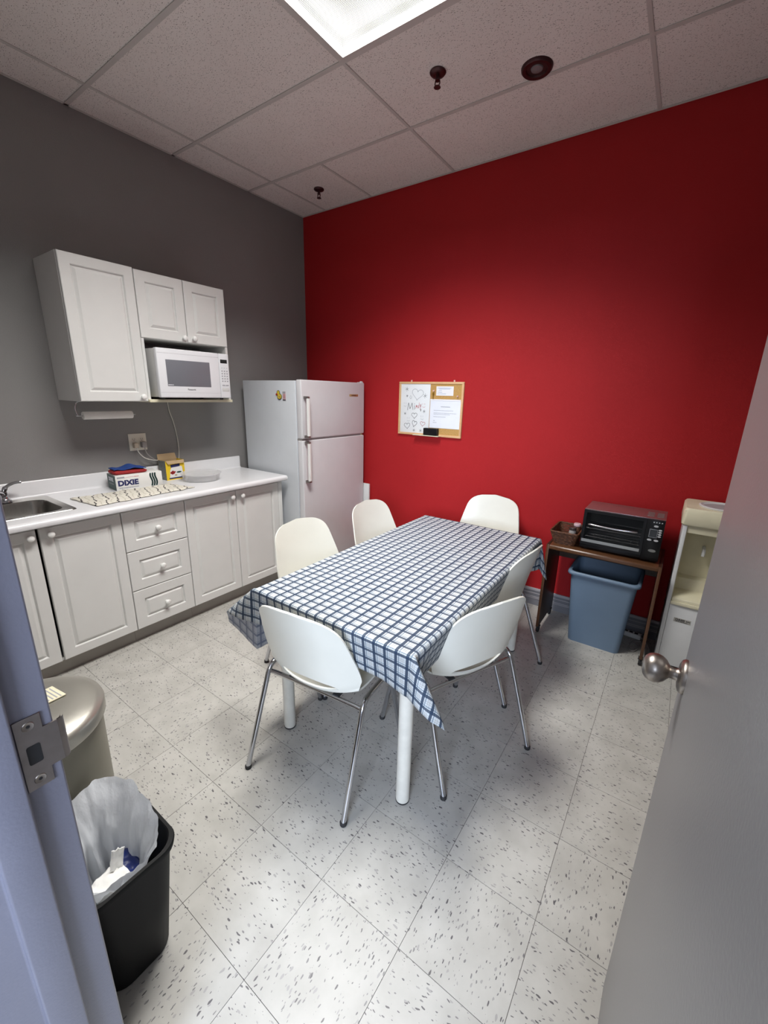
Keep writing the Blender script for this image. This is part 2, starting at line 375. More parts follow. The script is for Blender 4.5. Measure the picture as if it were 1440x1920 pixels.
def copy_tree(o, parent=None, **pr):
    c = o.copy(); COL.objects.link(c); c.parent = parent
    if parent is None: ORG[c.name] = Vector(o.location)
    for ch in list(o.children): copy_tree(ch, c)
    props(c, **pr)
    return c
def text(name, s, size, m, parent, loc, right, up, bold=0.0, extr=.0004, align='CENTER', wscale=1.0):
    cu = bpy.data.curves.new('t', 'FONT'); cu.body = s; cu.size = size; cu.extrude = extr; cu.offset = bold; cu.align_x = align; cu.align_y = 'CENTER'; cu.resolution_u = 3
    to = bpy.data.objects.new('t', cu); COL.objects.link(to)
    me = bpy.data.meshes.new_from_object(to); bpy.data.objects.remove(to); bpy.data.curves.remove(cu)
    r = Vector(right).normalized(); u = Vector(up).normalized(); n = r.cross(u); L = Vector(loc) - ORG[parent.name]
    for v in me.vertices: v.co = L + r * v.co.x * wscale + u * v.co.y + n * v.co.z
    me.name = name; me.materials.clear(); me.materials.append(m)
    o = bpy.data.objects.new(name, me); COL.objects.link(o); o.parent = parent; ORG[o.name] = ORG[parent.name]
    return o
def dashes(name, m, parent, loc, right, up, width, h, seed=1):      # print too small to read: a row of short marks
    g = G(); r = Vector(right).normalized(); u = Vector(up).normalized(); L = Vector(loc); rg = random.Random(seed); x = -width / 2
    while x < width / 2 - h * .3:
        l = min(rg.uniform(.5, 1.3) * h, width / 2 - x); a = L + r * x; b = L + r * (x + l); k = u * (h / 2)
        g.add([a - k, b - k, b + k, a + k], [(0, 1, 2, 3)]); x += l + h * .35
    return build(g, name, m, parent)
def rrect(cx, cy, hx, hy, r, z, n=6):
    r = min(r, hx, hy); pts = []
    for k, (sx, sy) in enumerate(((1, 1), (-1, 1), (-1, -1), (1, -1))):
        for i in range(n + 1):
            a = PI / 2 * (k + i / n); pts.append((cx + sx * (hx - r) + r * math.cos(a), cy + sy * (hy - r) + r * math.sin(a), z))
    return pts
def smooth_path(pts, n=8):
    P = [Vector(p) for p in pts]; out = []
    for i in range(len(P) - 1):
        a, b, c, d = P[max(i - 1, 0)], P[i], P[i + 1], P[min(i + 2, len(P) - 1)]
        for k in range(n):
            t = k / n; out.append(.5 * ((2 * b) + (c - a) * t + (2 * a - 5 * b + 4 * c - d) * t * t + (3 * b - a - 3 * c + d) * t ** 3))
    return out + [P[-1]]
def ribbon(g, pts, wd, n, off):      # flat pen stroke: 2D points (a,b) mapped by n(a,b,off)
    for (a0, b0), (a1, b1) in zip(pts[:-1], pts[1:]):
        dx, dy = a1 - a0, b1 - b0; L = math.hypot(dx, dy) or 1e-6; px, py = -dy / L * wd / 2, dx / L * wd / 2; ex, ey = dx / L * wd * .3, dy / L * wd * .3
        g.add([n(a0 + px - ex, b0 + py - ey, off), n(a0 - px - ex, b0 - py - ey, off), n(a1 - px + ex, b1 - py + ey, off), n(a1 + px + ex, b1 + py + ey, off)], [(0, 1, 2, 3)])

# ================================================================== room shell
RX, RY, RZ = 3.60, -2.963, 3.057          # right wall, doorway wall (room face), ceiling
T = .3048; FX, FY = 1.181, -2.3774
def S(name, g, m, parent=None, **k): return build(g, name, m, parent, kind='structure' if parent is None else None, **k)
floor = S('floor', G().box(-.1, RX + .1, -6.1, .1, -.12, -.0025), M['grout'])
tile_me = None; full = []
def clip(a0, a1, lo, hi): return max(a0, lo), min(a1, hi)
tb = build(G().box(-T / 2 + .0007, T / 2 - .0007, -T / 2 + .0007, T / 2 - .0007, -.0025, 0), 'floor_tile', M['tile'], floor, local=True)
tile_full = tb.data; first = True
i0 = math.floor((0 - FX) / T); i1 = math.ceil((RX - FX) / T); j0 = math.floor((-3.6 - FY) / T); j1 = math.ceil((0 - FY) / T)
for i in range(i0, i1):
    for j in range(j0, j1):
        x0, x1 = clip(FX + i * T, FX + (i + 1) * T, 0, RX); y0, y1 = clip(FY + j * T, FY + (j + 1) * T, -3.6, 0)
        if x1 - x0 < .01 or y1 - y0 < .01: continue
        cx, cy = (x0 + x1) / 2, (y0 + y1) / 2
        if x1 - x0 > T - .001 and y1 - y0 > T - .001:
            o = tb if first else tb.copy()
            if not first: COL.objects.link(o)
            first = False
            o.rotation_euler = (0, 0, 0 if (i * 7 + j * 3) % 5 else PI / 2)
        else:
            hx, hy = (x1 - x0) / 2 - .0007, (y1 - y0) / 2 - .0007
            o = build(G().box(-hx, hx, -hy, hy, -.0025, 0), 'floor_tile', M['tile'], floor, local=True)
        o.parent = floor; o.location = Vector((cx, cy, 0)) - Vector(floor.location)

wall_left = S('wall_left', G().box(-.1, 0, -3.083, .1, 0, RZ + .1), M['grey'])
wall_back = S('wall_back', G().box(0, RX + .1, 0, .1, 0, RZ + .1), M['red'])
wall_right = S('wall_right', G().box(RX, RX + .1, -3.083, 0, 0, RZ + .1), M['grey'])
XJ, XH, DH = 2.415, 3.253, 2.134           # strike jamb, hinge jamb, head height
g = G().box(0, XJ - .012, RY, -3.083, 0, RZ + .1).box(XH + .012, RX, RY, -3.083, 0, RZ + .1).box(XJ - .012, XH + .012, RY, -3.083, DH + .012, RZ + .1)
wall_front = S('wall_front', g, M['grey'])
# corridor beyond the doorway
S('wall_corridor_left', G().box(.4, .5, -6.1, -3.083, 0, 2.8), M['neutral'])
S('wall_corridor_right', G().box(5.2, 5.3, -6.1, -3.083, 0, 2.8), M['neutral'])
S('floor_corridor', G().box(RX + .1, 5.3, -6.1, -2.983, -.12, 0), M['neutral'])
S('ceiling_corridor', G().box(.4, 5.3, -6.1, -3.083, 2.7, 2.8), M['neutral'])
S('wall_corridor_front', G().box(RX + .1, 5.3, -3.083, -2.983, 0, 2.8), M['neutral'])
S('wall_corridor_far', G().box(.4, 3.15, -6.2, -6.1, 0, 2.8).box(4.85, 5.3, -6.2, -6.1, 0, 2.8).box(3.15, 4.85, -6.2, -6.1, 0, 1.45).box(3.15, 4.85, -6.2, -6.1, 2.6, 2.8), M['neutral'])
win = thing('window_1', None, None, (4.0, -6.15, 1.45), kind='structure')
bx('pane', M['glass'], win, 3.2, 4.8, -6.153, -6.147, 1.5, 2.55)
build(G().box(3.15, 4.85, -6.19, -6.11, 1.45, 1.5).box(3.15, 4.85, -6.19, -6.11, 2.55, 2.6).box(3.15, 3.2, -6.19, -6.11, 1.5, 2.55).box(4.8, 4.85, -6.19, -6.11, 1.5, 2.55), 'window_frame', M['cab'], win)

# baseboard: ridged vinyl with a paler cap
for nm, (a, b, ax) in dict(back=(0.0, RX, 'y'),).items():
    bb = thing('baseboard_back', None, None, (RX / 2, -.006, 0), kind='structure')
    bx('cove_strip', M['basew'], bb, .002, RX - .002, -.010, 0, 0, .118)
    bx('cap_strip', M['basel'], bb, .002, RX - .002, -.014, 0, .118, .138, bevel=.002)
    for z in (.055, .066, .095): bx('ridge', M['basel'], bb, .002, RX - .002, -.013, -.0095, z, z + .005)

# ------------------------------------------------------------------ ceiling: grid tees and panels
GX = [.277, 1.496, 2.715]; GY = [-.590, -1.200, -1.810, -2.420]
ceiling = S('ceiling', G().box(0, RX, RY, 0, RZ + .10, RZ + .14), M['neutral'])
xe = [0] + GX + [RX]; ye = [0] + GY + [RY]
LX0, LX1, LY0, LY1 = 1.496, 2.106, -2.420, -1.200
cells = []
for a in range(4):
    for b in range(5):
        x0, x1, y1, y0 = xe[a], xe[a + 1], ye[b], ye[b + 1]
        if a == 2 and b in (2, 3): cells.append((2.106, x1, y0, y1)); continue
        if a == 1 and b == 0: cells += [(x0, .770, y0, y1), (.770, x1, y0, y1)]; continue
        cells.append((x0, x1, y0, y1))
for (x0, x1, y0, y1) in cells:
    cx, cy = (x0 + x1) / 2, (y0 + y1) / 2; hx, hy = (x1 - x0) / 2 - .002, (y1 - y0) / 2 - .002
    o = build(G().box(-hx, hx, -hy, hy, 0, .015), 'ceiling_panel', M['ceil'], ceiling, local=True)
    o.location = Vector((cx, cy, RZ + .003)) - Vector(ceiling.location)
tw = .012
def tee(x0, x1, y0, y1): bx('ceiling_tee', M['tee'], ceiling, x0, x1, y0, y1, RZ - .001, RZ + .0025, bevel=.0006, seg=1)
for y in GY: 
    if y in (-1.810,): tee(0, LX0, y - tw, y + tw); tee(LX1, RX, y - tw, y + tw)
    else: tee(0, RX, y - tw, y + tw)
for x in GX:
    for b in range(5):
        tee(x - tw * .8, x + tw * .8, ye[b + 1] + tw, ye[b] - tw)
tee(.770 - tw * .8, .770 + tw * .8, GY[0] + tw, 0)
for y0, y1 in ((-1.81 + tw, -1.2 - tw), (-2.42 + tw, -1.81 - tw)): tee(2.106 - tw * .8, 2.106 + tw * .8, y0, y1)
tee(0, .016, RY, 0); tee(0.016, RX, -.016, 0); tee(RX - .016, RX, RY, -.016)

# recessed troffer
lamp = thing('ceiling_light', 'recessed fluorescent ceiling light with clear prismatic lens, lit', 'ceiling light', (1.801, -1.81, RZ))
hz = RZ + .075
build(G().box(LX0 + .012, LX1 - .012, LY0 + .012, LY1 - .012, hz, hz + .003).box(LX0 + .012, LX0 + .015, LY0 + .012, LY1 - .012, RZ, hz).box(LX1 - .015, LX1 - .012, LY0 + .012, LY1 - .012, RZ, hz)
      .box(LX0 + .012, LX1 - .012, LY0 + .012, LY0 + .015, RZ, hz).box(LX0 + .012, LX1 - .012, LY1 - .015, LY1 - .012, RZ, hz), 'housing', M['cwhite'], lamp)
build(G().box(LX0 + .010, LX0 + .024, LY0 + .012, LY1 - .012, RZ - .002, RZ + .004).box(LX1 - .024, LX1 - .010, LY0 + .012, LY1 - .012, RZ - .002, RZ + .004)
      .box(LX0 + .024, LX1 - .024, LY0 + .010, LY0 + .024, RZ - .002, RZ + .004).box(LX0 + .024, LX1 - .024, LY1 - .024, LY1 - .010, RZ - .002, RZ + .004), 'lens_frame', M['tee'], lamp)
build(G().add([(LX0 + .022, LY0 + .022, RZ + .001), (LX1 - .022, LY0 + .022, RZ + .001), (LX1 - .022, LY1 - .022, RZ + .001), (LX0 + .022, LY1 - .022, RZ + .001)], [(3, 2, 1, 0)]), 'lens', M['lens'], lamp, fix=False)
al = bpy.data.lights.new('troffer_tubes', 'AREA'); al.shape = 'RECTANGLE'; al.size = .55; al.size_y = 1.16; al.energy = LAMP_W; al.color = (1.0, .98, .945); al.spread = LAMP_SPREAD
ao = bpy.data.objects.new('troffer_tubes', al); COL.objects.link(ao); ao.parent = lamp; ao.location = (0, 0, .055)

# sprinklers and downlight
for k, (x, y, lb) in enumerate(((1.845, -.898, 'brown fire sprinkler head beside the round black downlight'), (.504, -.323, 'dark fire sprinkler head near the grey and red wall corner'))):
    s_ = thing('fire_sprinkler', lb, 'sprinkler', (x, y, RZ), group='ceiling sprinkler heads')
    build(G().lathe([(.038, .003), (.040, -.002), (.034, -.009), (.018, -.012), (.0, -.012)], (x, y, RZ), seg=24), 'escutcheon', M['brown'], s_, smooth=40)
    build(G().lathe([(.009, -.010), (.009, -.026), (.012, -.028), (.012, -.034), (.0, -.034)], (x, y, RZ), seg=14), 'body', M['brown'], s_, smooth=40)
    build(G().tube(smooth_path([(x - .010, y, RZ - .030), (x - .013, y, RZ - .045), (x - .004, y, RZ - .057)], 4), .0028, 6).tube(smooth_path([(x + .010, y, RZ - .030), (x + .013, y, RZ - .045), (x + .004, y, RZ - .057)], 4), .0028, 6), 'yoke', M['brown'], s_)
    build(G().lathe([(0, -.056), (.016, -.057), (.017, -.060), (.0, -.061)], (x, y, RZ), seg=16), 'deflector', M['brown'], s_, smooth=40)
dl = thing('recessed_downlight', 'round black recessed downlight with dark ring trim, unlit', 'downlight', (2.251, -.665, RZ))
build(G().lathe([(.046, -.001), (.050, -.008), (.066, -.010), (.072, -.004), (.073, .003), (.046, .003)], (2.251, -.665, RZ), seg=36), 'trim_ring', M['brown'], dl, smooth=40)
build(G().lathe([(.047, -.002), (.040, .0005), (.030, .0015), (.0, .002)], (2.251, -.665, RZ), seg=36), 'reflector', M['lamphole'], dl, smooth=40)
build(G().lathe([(.030, .001), (.026, -.006), (.012, -.010), (0, -.011)], (2.251, -.665, RZ), seg=24), 'bulb', mat('dim_bulb', (.20, .19, .20), .15), dl, smooth=40)

# ------------------------------------------------------------------ door frame (strike jamb, head, hinge jamb)
trim = thing('trim_1', None, None, ((XJ + XH) / 2, -3.023, 0), kind='structure')
def jamb(sgn, xj):
    yA, yB, yC, yD = -2.950, -2.999, -3.047, -3.096
    d = lambda a: xj + sgn * a
    return [(d(-.050), yA), (d(0), yA), (d(0), yB), (d(.016), yB), (d(.016), yC), (d(0), yC), (d(0), yD), (d(-.050), yD), (d(-.050), -3.0835), (d(-.0115), -3.0835), (d(-.0115), -2.9625), (d(-.050), -2.9625)]
build(G().prism(jamb(1, XJ), 0, DH + .05), 'jamb', M['frame'], trim, bevel=.0035, seg=3)
build(G().prism(jamb(-1, XH), 0, DH + .05), 'jamb', M['frame'], trim, bevel=.0035, seg=3)
hp = [(-2.950, DH + .05), (-2.950, DH), (-2.999, DH), (-2.999, DH - .016), (-3.047, DH - .016), (-3.047, DH), (-3.096, DH), (-3.096, DH + .05), (-3.0835, DH + .05), (-3.0835, DH + .0115), (-2.9625, DH + .0115), (-2.9625, DH + .05)]
build(G().prism(hp, XJ + .0165, XH - .0165, 'x'), 'head', M['frame'], trim, bevel=.003)
# strike plate on the rabbet face
SZ = 1.028; px = XJ + .0008
pl = [(-2.9965, SZ - .062), (-2.9965, SZ + .062), (-2.964, SZ + .062), (-2.964, SZ + .036), (-2.946, SZ + .036), (-2.946, SZ - .036), (-2.964, SZ - .036), (-2.964, SZ - .062)]
sp_ = build(G().prism(pl, px, px + .0022, 'x'), 'strike_plate', M['plate'], trim, bevel=.0005, seg=1, label='worn steel strike plate')
build(G().grid(lambda u, v: (px + .0016 - .010 * (1 - math.cos(u * PI / 2)), -2.9462 + .010 * math.sin(u * PI / 2), SZ - .036 + .072 * v), 6, 1), 'strike_lip', M['plate'], sp_, smooth=60)
build(G().grid(lambda u, v: (px - .0006 - .010 * (1 - math.cos(u * PI / 2)), -2.9462 + .0075 * math.sin(u * PI / 2), SZ - .036 + .072 * v), 6, 1), 'strike_lip', M['plate'], sp_, smooth=60)
build(G().prism([(y, z) for y, z, _ in rrect(-2.9795, SZ - .002, .0085, .016, .003, 0, 3)], px + .0020, px + .0027, 'x'), 'latch_hole', M['black'], sp_)
for dz in (.047, -.047):
    build(G().lathe([(.0078, 0), (.0070, .0008), (.0050, .0004), (.0026, .0002), (0, .0001)], (px + .0022, -2.980, SZ + dz), (1, 0, 0), 16), 'screw', M['steel'], sp_, smooth=40)
    build(G().lathe([(.0024, .0006), (.0022, .0007), (0, .0007)], (px + .0022, -2.980, SZ + dz), (1, 0, 0), 10), 'screw_recess', M['black'], sp_)

# ------------------------------------------------------------------ door leaf, standing open
HX_, HY_, DW, DT = 3.250, -2.944, .834, .045
door = thing('door_1', None, None, (HX_, HY_, 0), kind='structure')
bx('leaf', M['door'], door, HX_ - DT, HX_, HY_ + .002, HY_ + DW - .010, .010, 2.118, bevel=.0025, seg=3)
build(G().prism([(HX_ - DT + .001, HY_ + DW - .011), (HX_ - DT + .0035, HY_ + DW - .002), (HX_ - .0035, HY_ + DW - .002), (HX_ - .001, HY_ + DW - .011)], .010, 2.118), 'edge_channel', mat('door_edge', (.34, .34, .33), .3, .2), door, bevel=.001)
KY, KZ, KX = -2.188, 1.037, HX_ - DT
def knobset(parent, x, sg):
    k = build(G().lathe([(.0, .072), (.010, .0715), (.018, .069), (.0245, .0635), (.0280, .056), (.0285, .048), (.0265, .040), (.0215, .033), (.0155, .0285), (.0115, .025), (.0110, .016), (.0135, .011)], (x, KY, KZ), (sg, 0, 0), 32), 'knob', M['steel'], parent, smooth=60, label='brushed steel egg-shaped door knob')
    build(G().lathe([(.0335, 0), (.0335, .004), (.0305, .0085), (.0235, .0115), (.0135, .0125), (.010, .0125)], (x, KY, KZ), (sg, 0, 0), 36), 'rosette', M['steel'], k, smooth=40)
knobset(door, KX, -1); knobset(door, HX_, 1)
build(G().prism([(HX_ - .030, HY_ + DW - .004), (HX_ - .030, HY_ + DW + .0115), (HX_ - .024, HY_ + DW + .012), (HX_ - .013, HY_ + DW), (HX_ - .013, HY_ + DW - .004)], KZ - .009, KZ + .009), 'latch_bolt', M['chrome'], door, bevel=.001)
for z in (.25, 1.07, 1.90):
    build(G().lathe([(.0075, 0), (.0075, .1), (.004, .104), (0, .104)], (HX_ + .008, HY_ - .003, z - .05), seg=14), 'hinge', M['steel'], door, smooth=40)

# ================================================================== kitchen cabinets
def raised_door(parent, name, y0, y1, z0, z1, xf, th=.018, fw=.052, knob=None, lab=None):
    gap = .0015; y0 += gap; y1 -= gap; z0 += gap; z1 -= gap
    def lp(i, x): return [(x, y0 + i, z0 + i), (x, y1 - i, z0 + i), (x, y1 - i, z1 - i), (x, y0 + i, z1 - i)]
    L = [lp(0, xf - th), lp(0, xf - .004), lp(.0015, xf - .0012), lp(.004, xf), lp(fw, xf), lp(fw + .003, xf - .0022), lp(fw + .0065, xf - .0105), lp(fw + .0085, xf - .0110), lp(fw + .0235, xf - .0012), lp(fw + .0255, xf - .0008), lp(fw + .030, xf - .0008)]
    d = build(G().rings(L), name, M['cab'], parent, smooth=14)
    if knob:
        ky, kz = knob
        build(G().lathe([(.0085, 0), (.0075, .007), (.0085, .012), (.0150, .016), (.0172, .022), (.0160, .027), (.0100, .0305), (0, .0315)], (xf, ky, kz), (1, 0, 0), 20), 'knob', M['knob'], d, smooth=50)
    return d
def carcass(parent, x0, x1, y0, y1, z0, z1, m=None, name='body'):
    return bx(name, m or M['cab'], parent, x0, x1, y0, y1, z0, z1, bevel=.001, seg=1)
WX = .330
wc = thing('wall_cabinet', 'tall white wall cabinet with one raised-panel door left of the microwave', 'cabinet', (.16, -1.91, 1.470), group='wall cabinets')
carcass(wc, .002, WX - .019, -2.095, -1.7205, 1.472, 2.231)
raised_door(wc, 'door', -2.095, -1.7205, 1.472, 2.231, WX, knob=(-1.757, 1.500))
wc2 = thing('wall_cabinet', 'short white two-door wall cabinet with open shelf holding the microwave', 'cabinet', (.16, -1.42, 1.467), group='wall cabinets')
carcass(wc2, .002, WX - .019, -1.7195, -1.117, 1.849, 2.226)
bx('side_panel', M['cab'], wc2, .002, WX - .006, -1.7195, -1.703, 1.485, 1.849); bx('side_panel', M['cab'], wc2, .002, WX - .006, -1.134, -1.117, 1.485, 1.849)
bx('shelf', M['cream'], wc2, .002, WX + .012, -1.7195, -1.117, 1.467, 1.485, bevel=.002)
raised_door(wc2, 'door', -1.7195, -1.4185, 1.849, 2.226, WX, knob=(-1.447, 1.875), fw=.056)
raised_door(wc2, 'door', -1.4175, -1.117, 1.849, 2.226, WX, knob=(-1.377, 1.878), fw=.056)

BX = .565
bc = [thing('base_cabinet', 'white two-door base cabinet under the sink', 'cabinet', (.28, -2.467, 0), group='base cabinets'),
      thing('base_cabinet', 'white base cabinet with a stack of three drawers', 'cabinet', (.28, -1.886, 0), group='base cabinets'),
      thing('base_cabinet', 'white two-door base cabinet beside the fridge', 'cabinet', (.28, -1.30, 0), group='base cabinets')]
lim = [(-2.858, -2.078), (-2.077, -1.6955), (-1.6945, -.875)]
for t_, (a, b) in zip(bc, lim):
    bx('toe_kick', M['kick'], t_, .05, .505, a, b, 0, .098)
carcass(bc[1], .03, BX - .019, *lim[1], .098, .872); carcass(bc[2], .03, BX - .019, *lim[2], .098, .872)
# the sink base is open at the top for the bowl
build(G().box(.03, BX - .019, lim[0][0], lim[0][0] + .016, .098, .872).box(.03, BX - .019, lim[0][1] - .016, lim[0][1], .098, .872).box(.03, BX - .019, lim[0][0] + .016, lim[0][1] - .016, .098, .114)
      .box(.03, .042, lim[0][0] + .016, lim[0][1] - .016, .114, .872), 'body', M['cab'], bc[0])
bx('interior_shade', M['black'], bc[0], .043, .05, lim[0][0] + .017, lim[0][1] - .017, .115, .70)  # black sheet standing in for the shade seen through the door gap
raised_door(bc[0], 'door', -2.858, -2.4725, .100, .860, BX, knob=(-2.502, .824))
raised_door(bc[0], 'door', -2.4635, -2.078, .100, .860, BX, knob=(-2.418, .824))
for z0, z1 in ((.611, .860), (.3575, .610), (.100, .3565)): raised_door(bc[1], 'drawer', -2.077, -1.6955, z0, z1, BX, knob=(-1.886, (z0 + z1) / 2 - .006), fw=.060)
raised_door(bc[2], 'door', -1.6945, -1.3085, .100, .860, BX, knob=(-1.345, .818))
raised_door(bc[2], 'door', -1.3075, -.915, .100, .860, BX, knob=(-1.262, .815))
bx('end_filler', M['cab'], bc[2], BX - .019, BX - .004, -.913, -.875, .100, .872, bevel=.001)

# worktop with a cut-out for the sink
CZ = .912; SY0, SY1, SX0, SX1 = -2.655, -2.285, .095, .475
ct = thing('worktop', 'white laminate worktop with upstand along the grey wall', 'worktop', (.3, -1.9, .872))
CXF = .622
def cprof(x1): return [(.002, .874), (x1 - .012, .874), (x1 - .003, .880), (x1, .892), (x1 - .003, .904), (x1 - .012, CZ - .001), (x1 - .03, CZ), (.002, CZ)]
g = G().prism([(x, z) for x, z in cprof(CXF)], SY1 + .002, -.862, 'y')
g.prism([(x, z) for x, z in cprof(CXF)], -2.955, SY0 - .002, 'y')
g.prism([(SX1 + .002, .874), (CXF - .012, .874), (CXF - .003, .880), (CXF, .892), (CXF - .003, .904), (CXF - .012, CZ - .001), (CXF - .03, CZ), (SX1 + .002, CZ)], SY0 - .002, SY1 + .002, 'y')
g.box(.002, SX0 - .002, SY0 - .002, SY1 + .002, .874, CZ)
build(g, 'slab', M['lam'], ct, smooth=40)
build(G().prism([(.002, CZ), (.034, CZ), (.026, CZ + .006), (.022, CZ + .014), (.022, 1.002), (.018, 1.008), (.002, 1.008)], -2.955, -.862, 'y'), 'upstand', M['lam'], ct, smooth=50)

snk = thing('sink', 'stainless steel inset sink bowl in the worktop', 'sink', (.28, -2.47, .75))
cxs, cys = (SX0 + SX1) / 2, (SY0 + SY1) / 2; hxs, hys = (SX1 - SX0) / 2, (SY1 - SY0) / 2
OX0, OX1 = .040, .505; ocx, ohx = (OX0 + OX1) / 2, (OX1 - OX0) / 2
build(G().rings([rrect(ocx, cys, ohx, hys + .028, .025, CZ + .0005, 8), rrect(ocx, cys, ohx - .003, hys + .025, .024, CZ + .004, 8), rrect(ocx, cys, ohx - .012, hys + .016, .022, CZ + .0035, 8),
                 rrect(cxs, cys, hxs - .012, hys - .012, .07, CZ + .001, 8)], False, False), 'rim', M['sink'], snk, smooth=50)
build(G().rings([rrect(cxs, cys, hxs - .012, hys - .012, .07, CZ + .001, 8), rrect(cxs, cys, hxs - .016, hys - .016, .068, CZ - .012, 8), rrect(cxs, cys, hxs - .03, hys - .03, .06, CZ - .135, 8), rrect(cxs, cys, hxs - .06, hys - .06, .05, CZ - .158, 8)], False, True), 'basin', M['sink'], snk, smooth=50)
build(G().lathe([(.042, .001), (.040, .004), (.030, .003), (.0, .001)], (cxs, cys, CZ - .158), seg=24), 'drain', M['chrome'], snk, smooth=40)
fz = CZ + .004
fc = thing('faucet', 'chrome single-lever faucet behind the sink', 'faucet', (.068, -2.455, fz))
build(G().lathe([(.030, 0), (.029, .010), (.020, .016), (.0175, .022), (.0175, .052), (.019, .056), (.0, .060)], (.068, -2.455, fz), seg=24), 'body', M['chrome'], fc, smooth=40)
build(G().tube(smooth_path([(.068, -2.455, fz + .030), (.10, -2.475, fz + .062), (.16, -2.505, fz + .075), (.215, -2.53, fz + .060)], 6), [.012] * 18 + [.010], 12), 'spout', M['chrome'], fc, smooth=60)
build(G().tube(smooth_path([(.068, -2.455, fz + .056), (.075, -2.44, fz + .085), (.088, -2.408, fz + .105), (.098, -2.375, fz + .108)], 6), [.013] * 6 + [.0085] * 6 + [.0075] * 6 + [.006], 12), 'lever', M['chrome'], fc, smooth=60)

# striped towel lying on the worktop
def towel(u, v):
    # u along y (length), v across x
    a = Vector((.245, -2.205)); b = Vector((.535, -2.175)); c = Vector((.490, -1.575)); d = Vector((.262, -1.630))
    p = (a * (1 - v) + b * v) * (1 - u) + (d * (1 - v) + c * v) * u
    n = noise.noise(Vector((u * 7, v * 3, 1.3))) * .007 + noise.noise(Vector((u * 22, v * 5, 4.0))) * .003
    e = min(u, 1 - u, v, 1 - v)
    jit = noise.noise(Vector((u * 9, v * 7, 9))) * .020
    return (p.x + jit, p.y + jit * .6, CZ + .0035 + max(0, n + .006) * (min(1, e * 9)))
g = G().grid(towel, 60, 26, lambda u, v: (u * .60 + .10 * (v - .5) * 1.2, v * .30))
tw_o = build(g, 'dish_towel', M['towel'], smooth=80, label='crumpled striped white dish towel on the worktop', cat='towel', fix=False)
md = tw_o.modifiers.new('thickness', 'SOLIDIFY'); md.thickness = .003; md.offset = -1

# cutlery carton
def frame_xy(o, ang): return Vector(o), Vector((math.cos(ang), math.sin(ang))), Vector((-math.sin(ang), math.cos(ang)))
bo = Vector((.217, -1.938)); e1 = (Vector((.243, -1.656)) - bo).normalized(); e2 = Vector((-e1.y, e1.x))   # e1 along front, e2 toward the wall
cb = thing('cutlery_carton', 'white cutlery carton with dark green end panel on the worktop', 'box', (bo.x, bo.y, CZ))
def CP(a, b, z): q = bo + e1 * a + e2 * b; return (q.x, q.y, z)
BL, BD, BH = .285, .148, .097
build(G().add([CP(0, 0, CZ), CP(BL, 0, CZ), CP(BL, BD, CZ), CP(0, BD, CZ), CP(0, 0, CZ + BH), CP(BL, 0, CZ + BH), CP(BL, BD, CZ + BH), CP(0, BD, CZ + BH)], [(3, 2, 1, 0), (4, 5, 6, 7), (0, 1, 5, 4), (1, 2, 6, 5), (2, 3, 7, 6), (3, 0, 4, 7)]), 'body', M['cwhite'], cb, bevel=.0015)
build(G().add([CP(-.0006, .001, CZ + .001), CP(-.0006, BD - .001, CZ + .001), CP(-.0006, BD - .001, CZ + BH - .001), CP(-.0006, .001, CZ + BH - .001)], [(3, 2, 1, 0)]), 'end_panel', M['green'], cb)
nf = -e2
def FR(a, z): q = bo + e1 * a - e2 * .0004; return (q.x, q.y, CZ + z)
r3 = (e1.x, e1.y, 0)
text('lettering', 'DIXIE', .046, M['inkb'], cb, FR(.072, .044), r3, (0, 0, 1), bold=.0024, wscale=1.08)
dashes('small_print', M['inkg'], cb, FR(.074, .014), r3, (0, 0, 1), .115, .0065, 4)
text('lettering', 'DIXIE', .034, M['paper'], cb, tuple(Vector(CP(-.001, .080, CZ + .066))), (-e2.x, -e2.y, 0), (0, 0, 1), bold=.0006)
dashes('small_print', M['inkg'], cb, CP(-.0012, .076, CZ + .038), (-e2.x, -e2.y, 0), (0, 0, 1), .075, .007, 5)
for k in range(3):
    g = G(); pts = [(.215 + k * .0145 + .005 * math.sin(t * 5.5), 0.007 + t * .082) for t in [i / 14 for i in range(15)]]
    ribbon(g, pts, .0105, lambda a, z, o_: FR(a, z), 0); build(g, 'wave_stripe', M['green'], cb)
g = G(); ribbon(g, [(.05 + t * .085, .078 + .004 * math.sin(t * 3)) for t in [i / 8 for i in range(9)]] , .0016, lambda a, z, o_: FR(a, z), 0)
ribbon(g, [(.125 + .014 * math.cos(t), .082 + .003 * math.sin(t)) for t in [i * PI / 6 for i in range(13)]], .0013, lambda a, z, o_: FR(a, z), 0); build(g, 'fork_outline', M['inkr'], cb)
g = G(); ribbon(g, [(.012, .082), (.050, .082)], .010, lambda a, z, o_: FR(a, z), 0); build(g, 'print_block', M['inkg'], cb)
# folded cloths on the carton
def cloth_pad(z0, h, L0, L1, D0, D1, seed, amp):
    n = 16; loops = []
    for s in range(7):
        t = s / 6; ins = .012 * (1 - math.sin(t * PI)) ; z = z0 + h * t
        lp = []
        for (a, b, _) in rrect((L0 + L1) / 2, (D0 + D1) / 2, (L1 - L0) / 2 - ins, (D1 - D0) / 2 - ins, .02, 0, 5):
            d = noise.noise(Vector((a * 16, b * 16, seed))) * amp
            zz = z if s < 3 else max(z0 + .004, z + d * (s - 2) * .5)
            lp.append(CP(a + noise.noise(Vector((a * 25, t * 4, seed))) * .004, b, zz))
        loops.append(lp)
    return G().rings(loops)
zt = CZ + BH + .001
build(cloth_pad(zt, .024, .000, .205, .012, .138, 3.1, .004), 'folded_cloth', M['rcloth'], smooth=60, label='folded red cloth lying on the cutlery carton', cat='cloth', group='folded cloths')
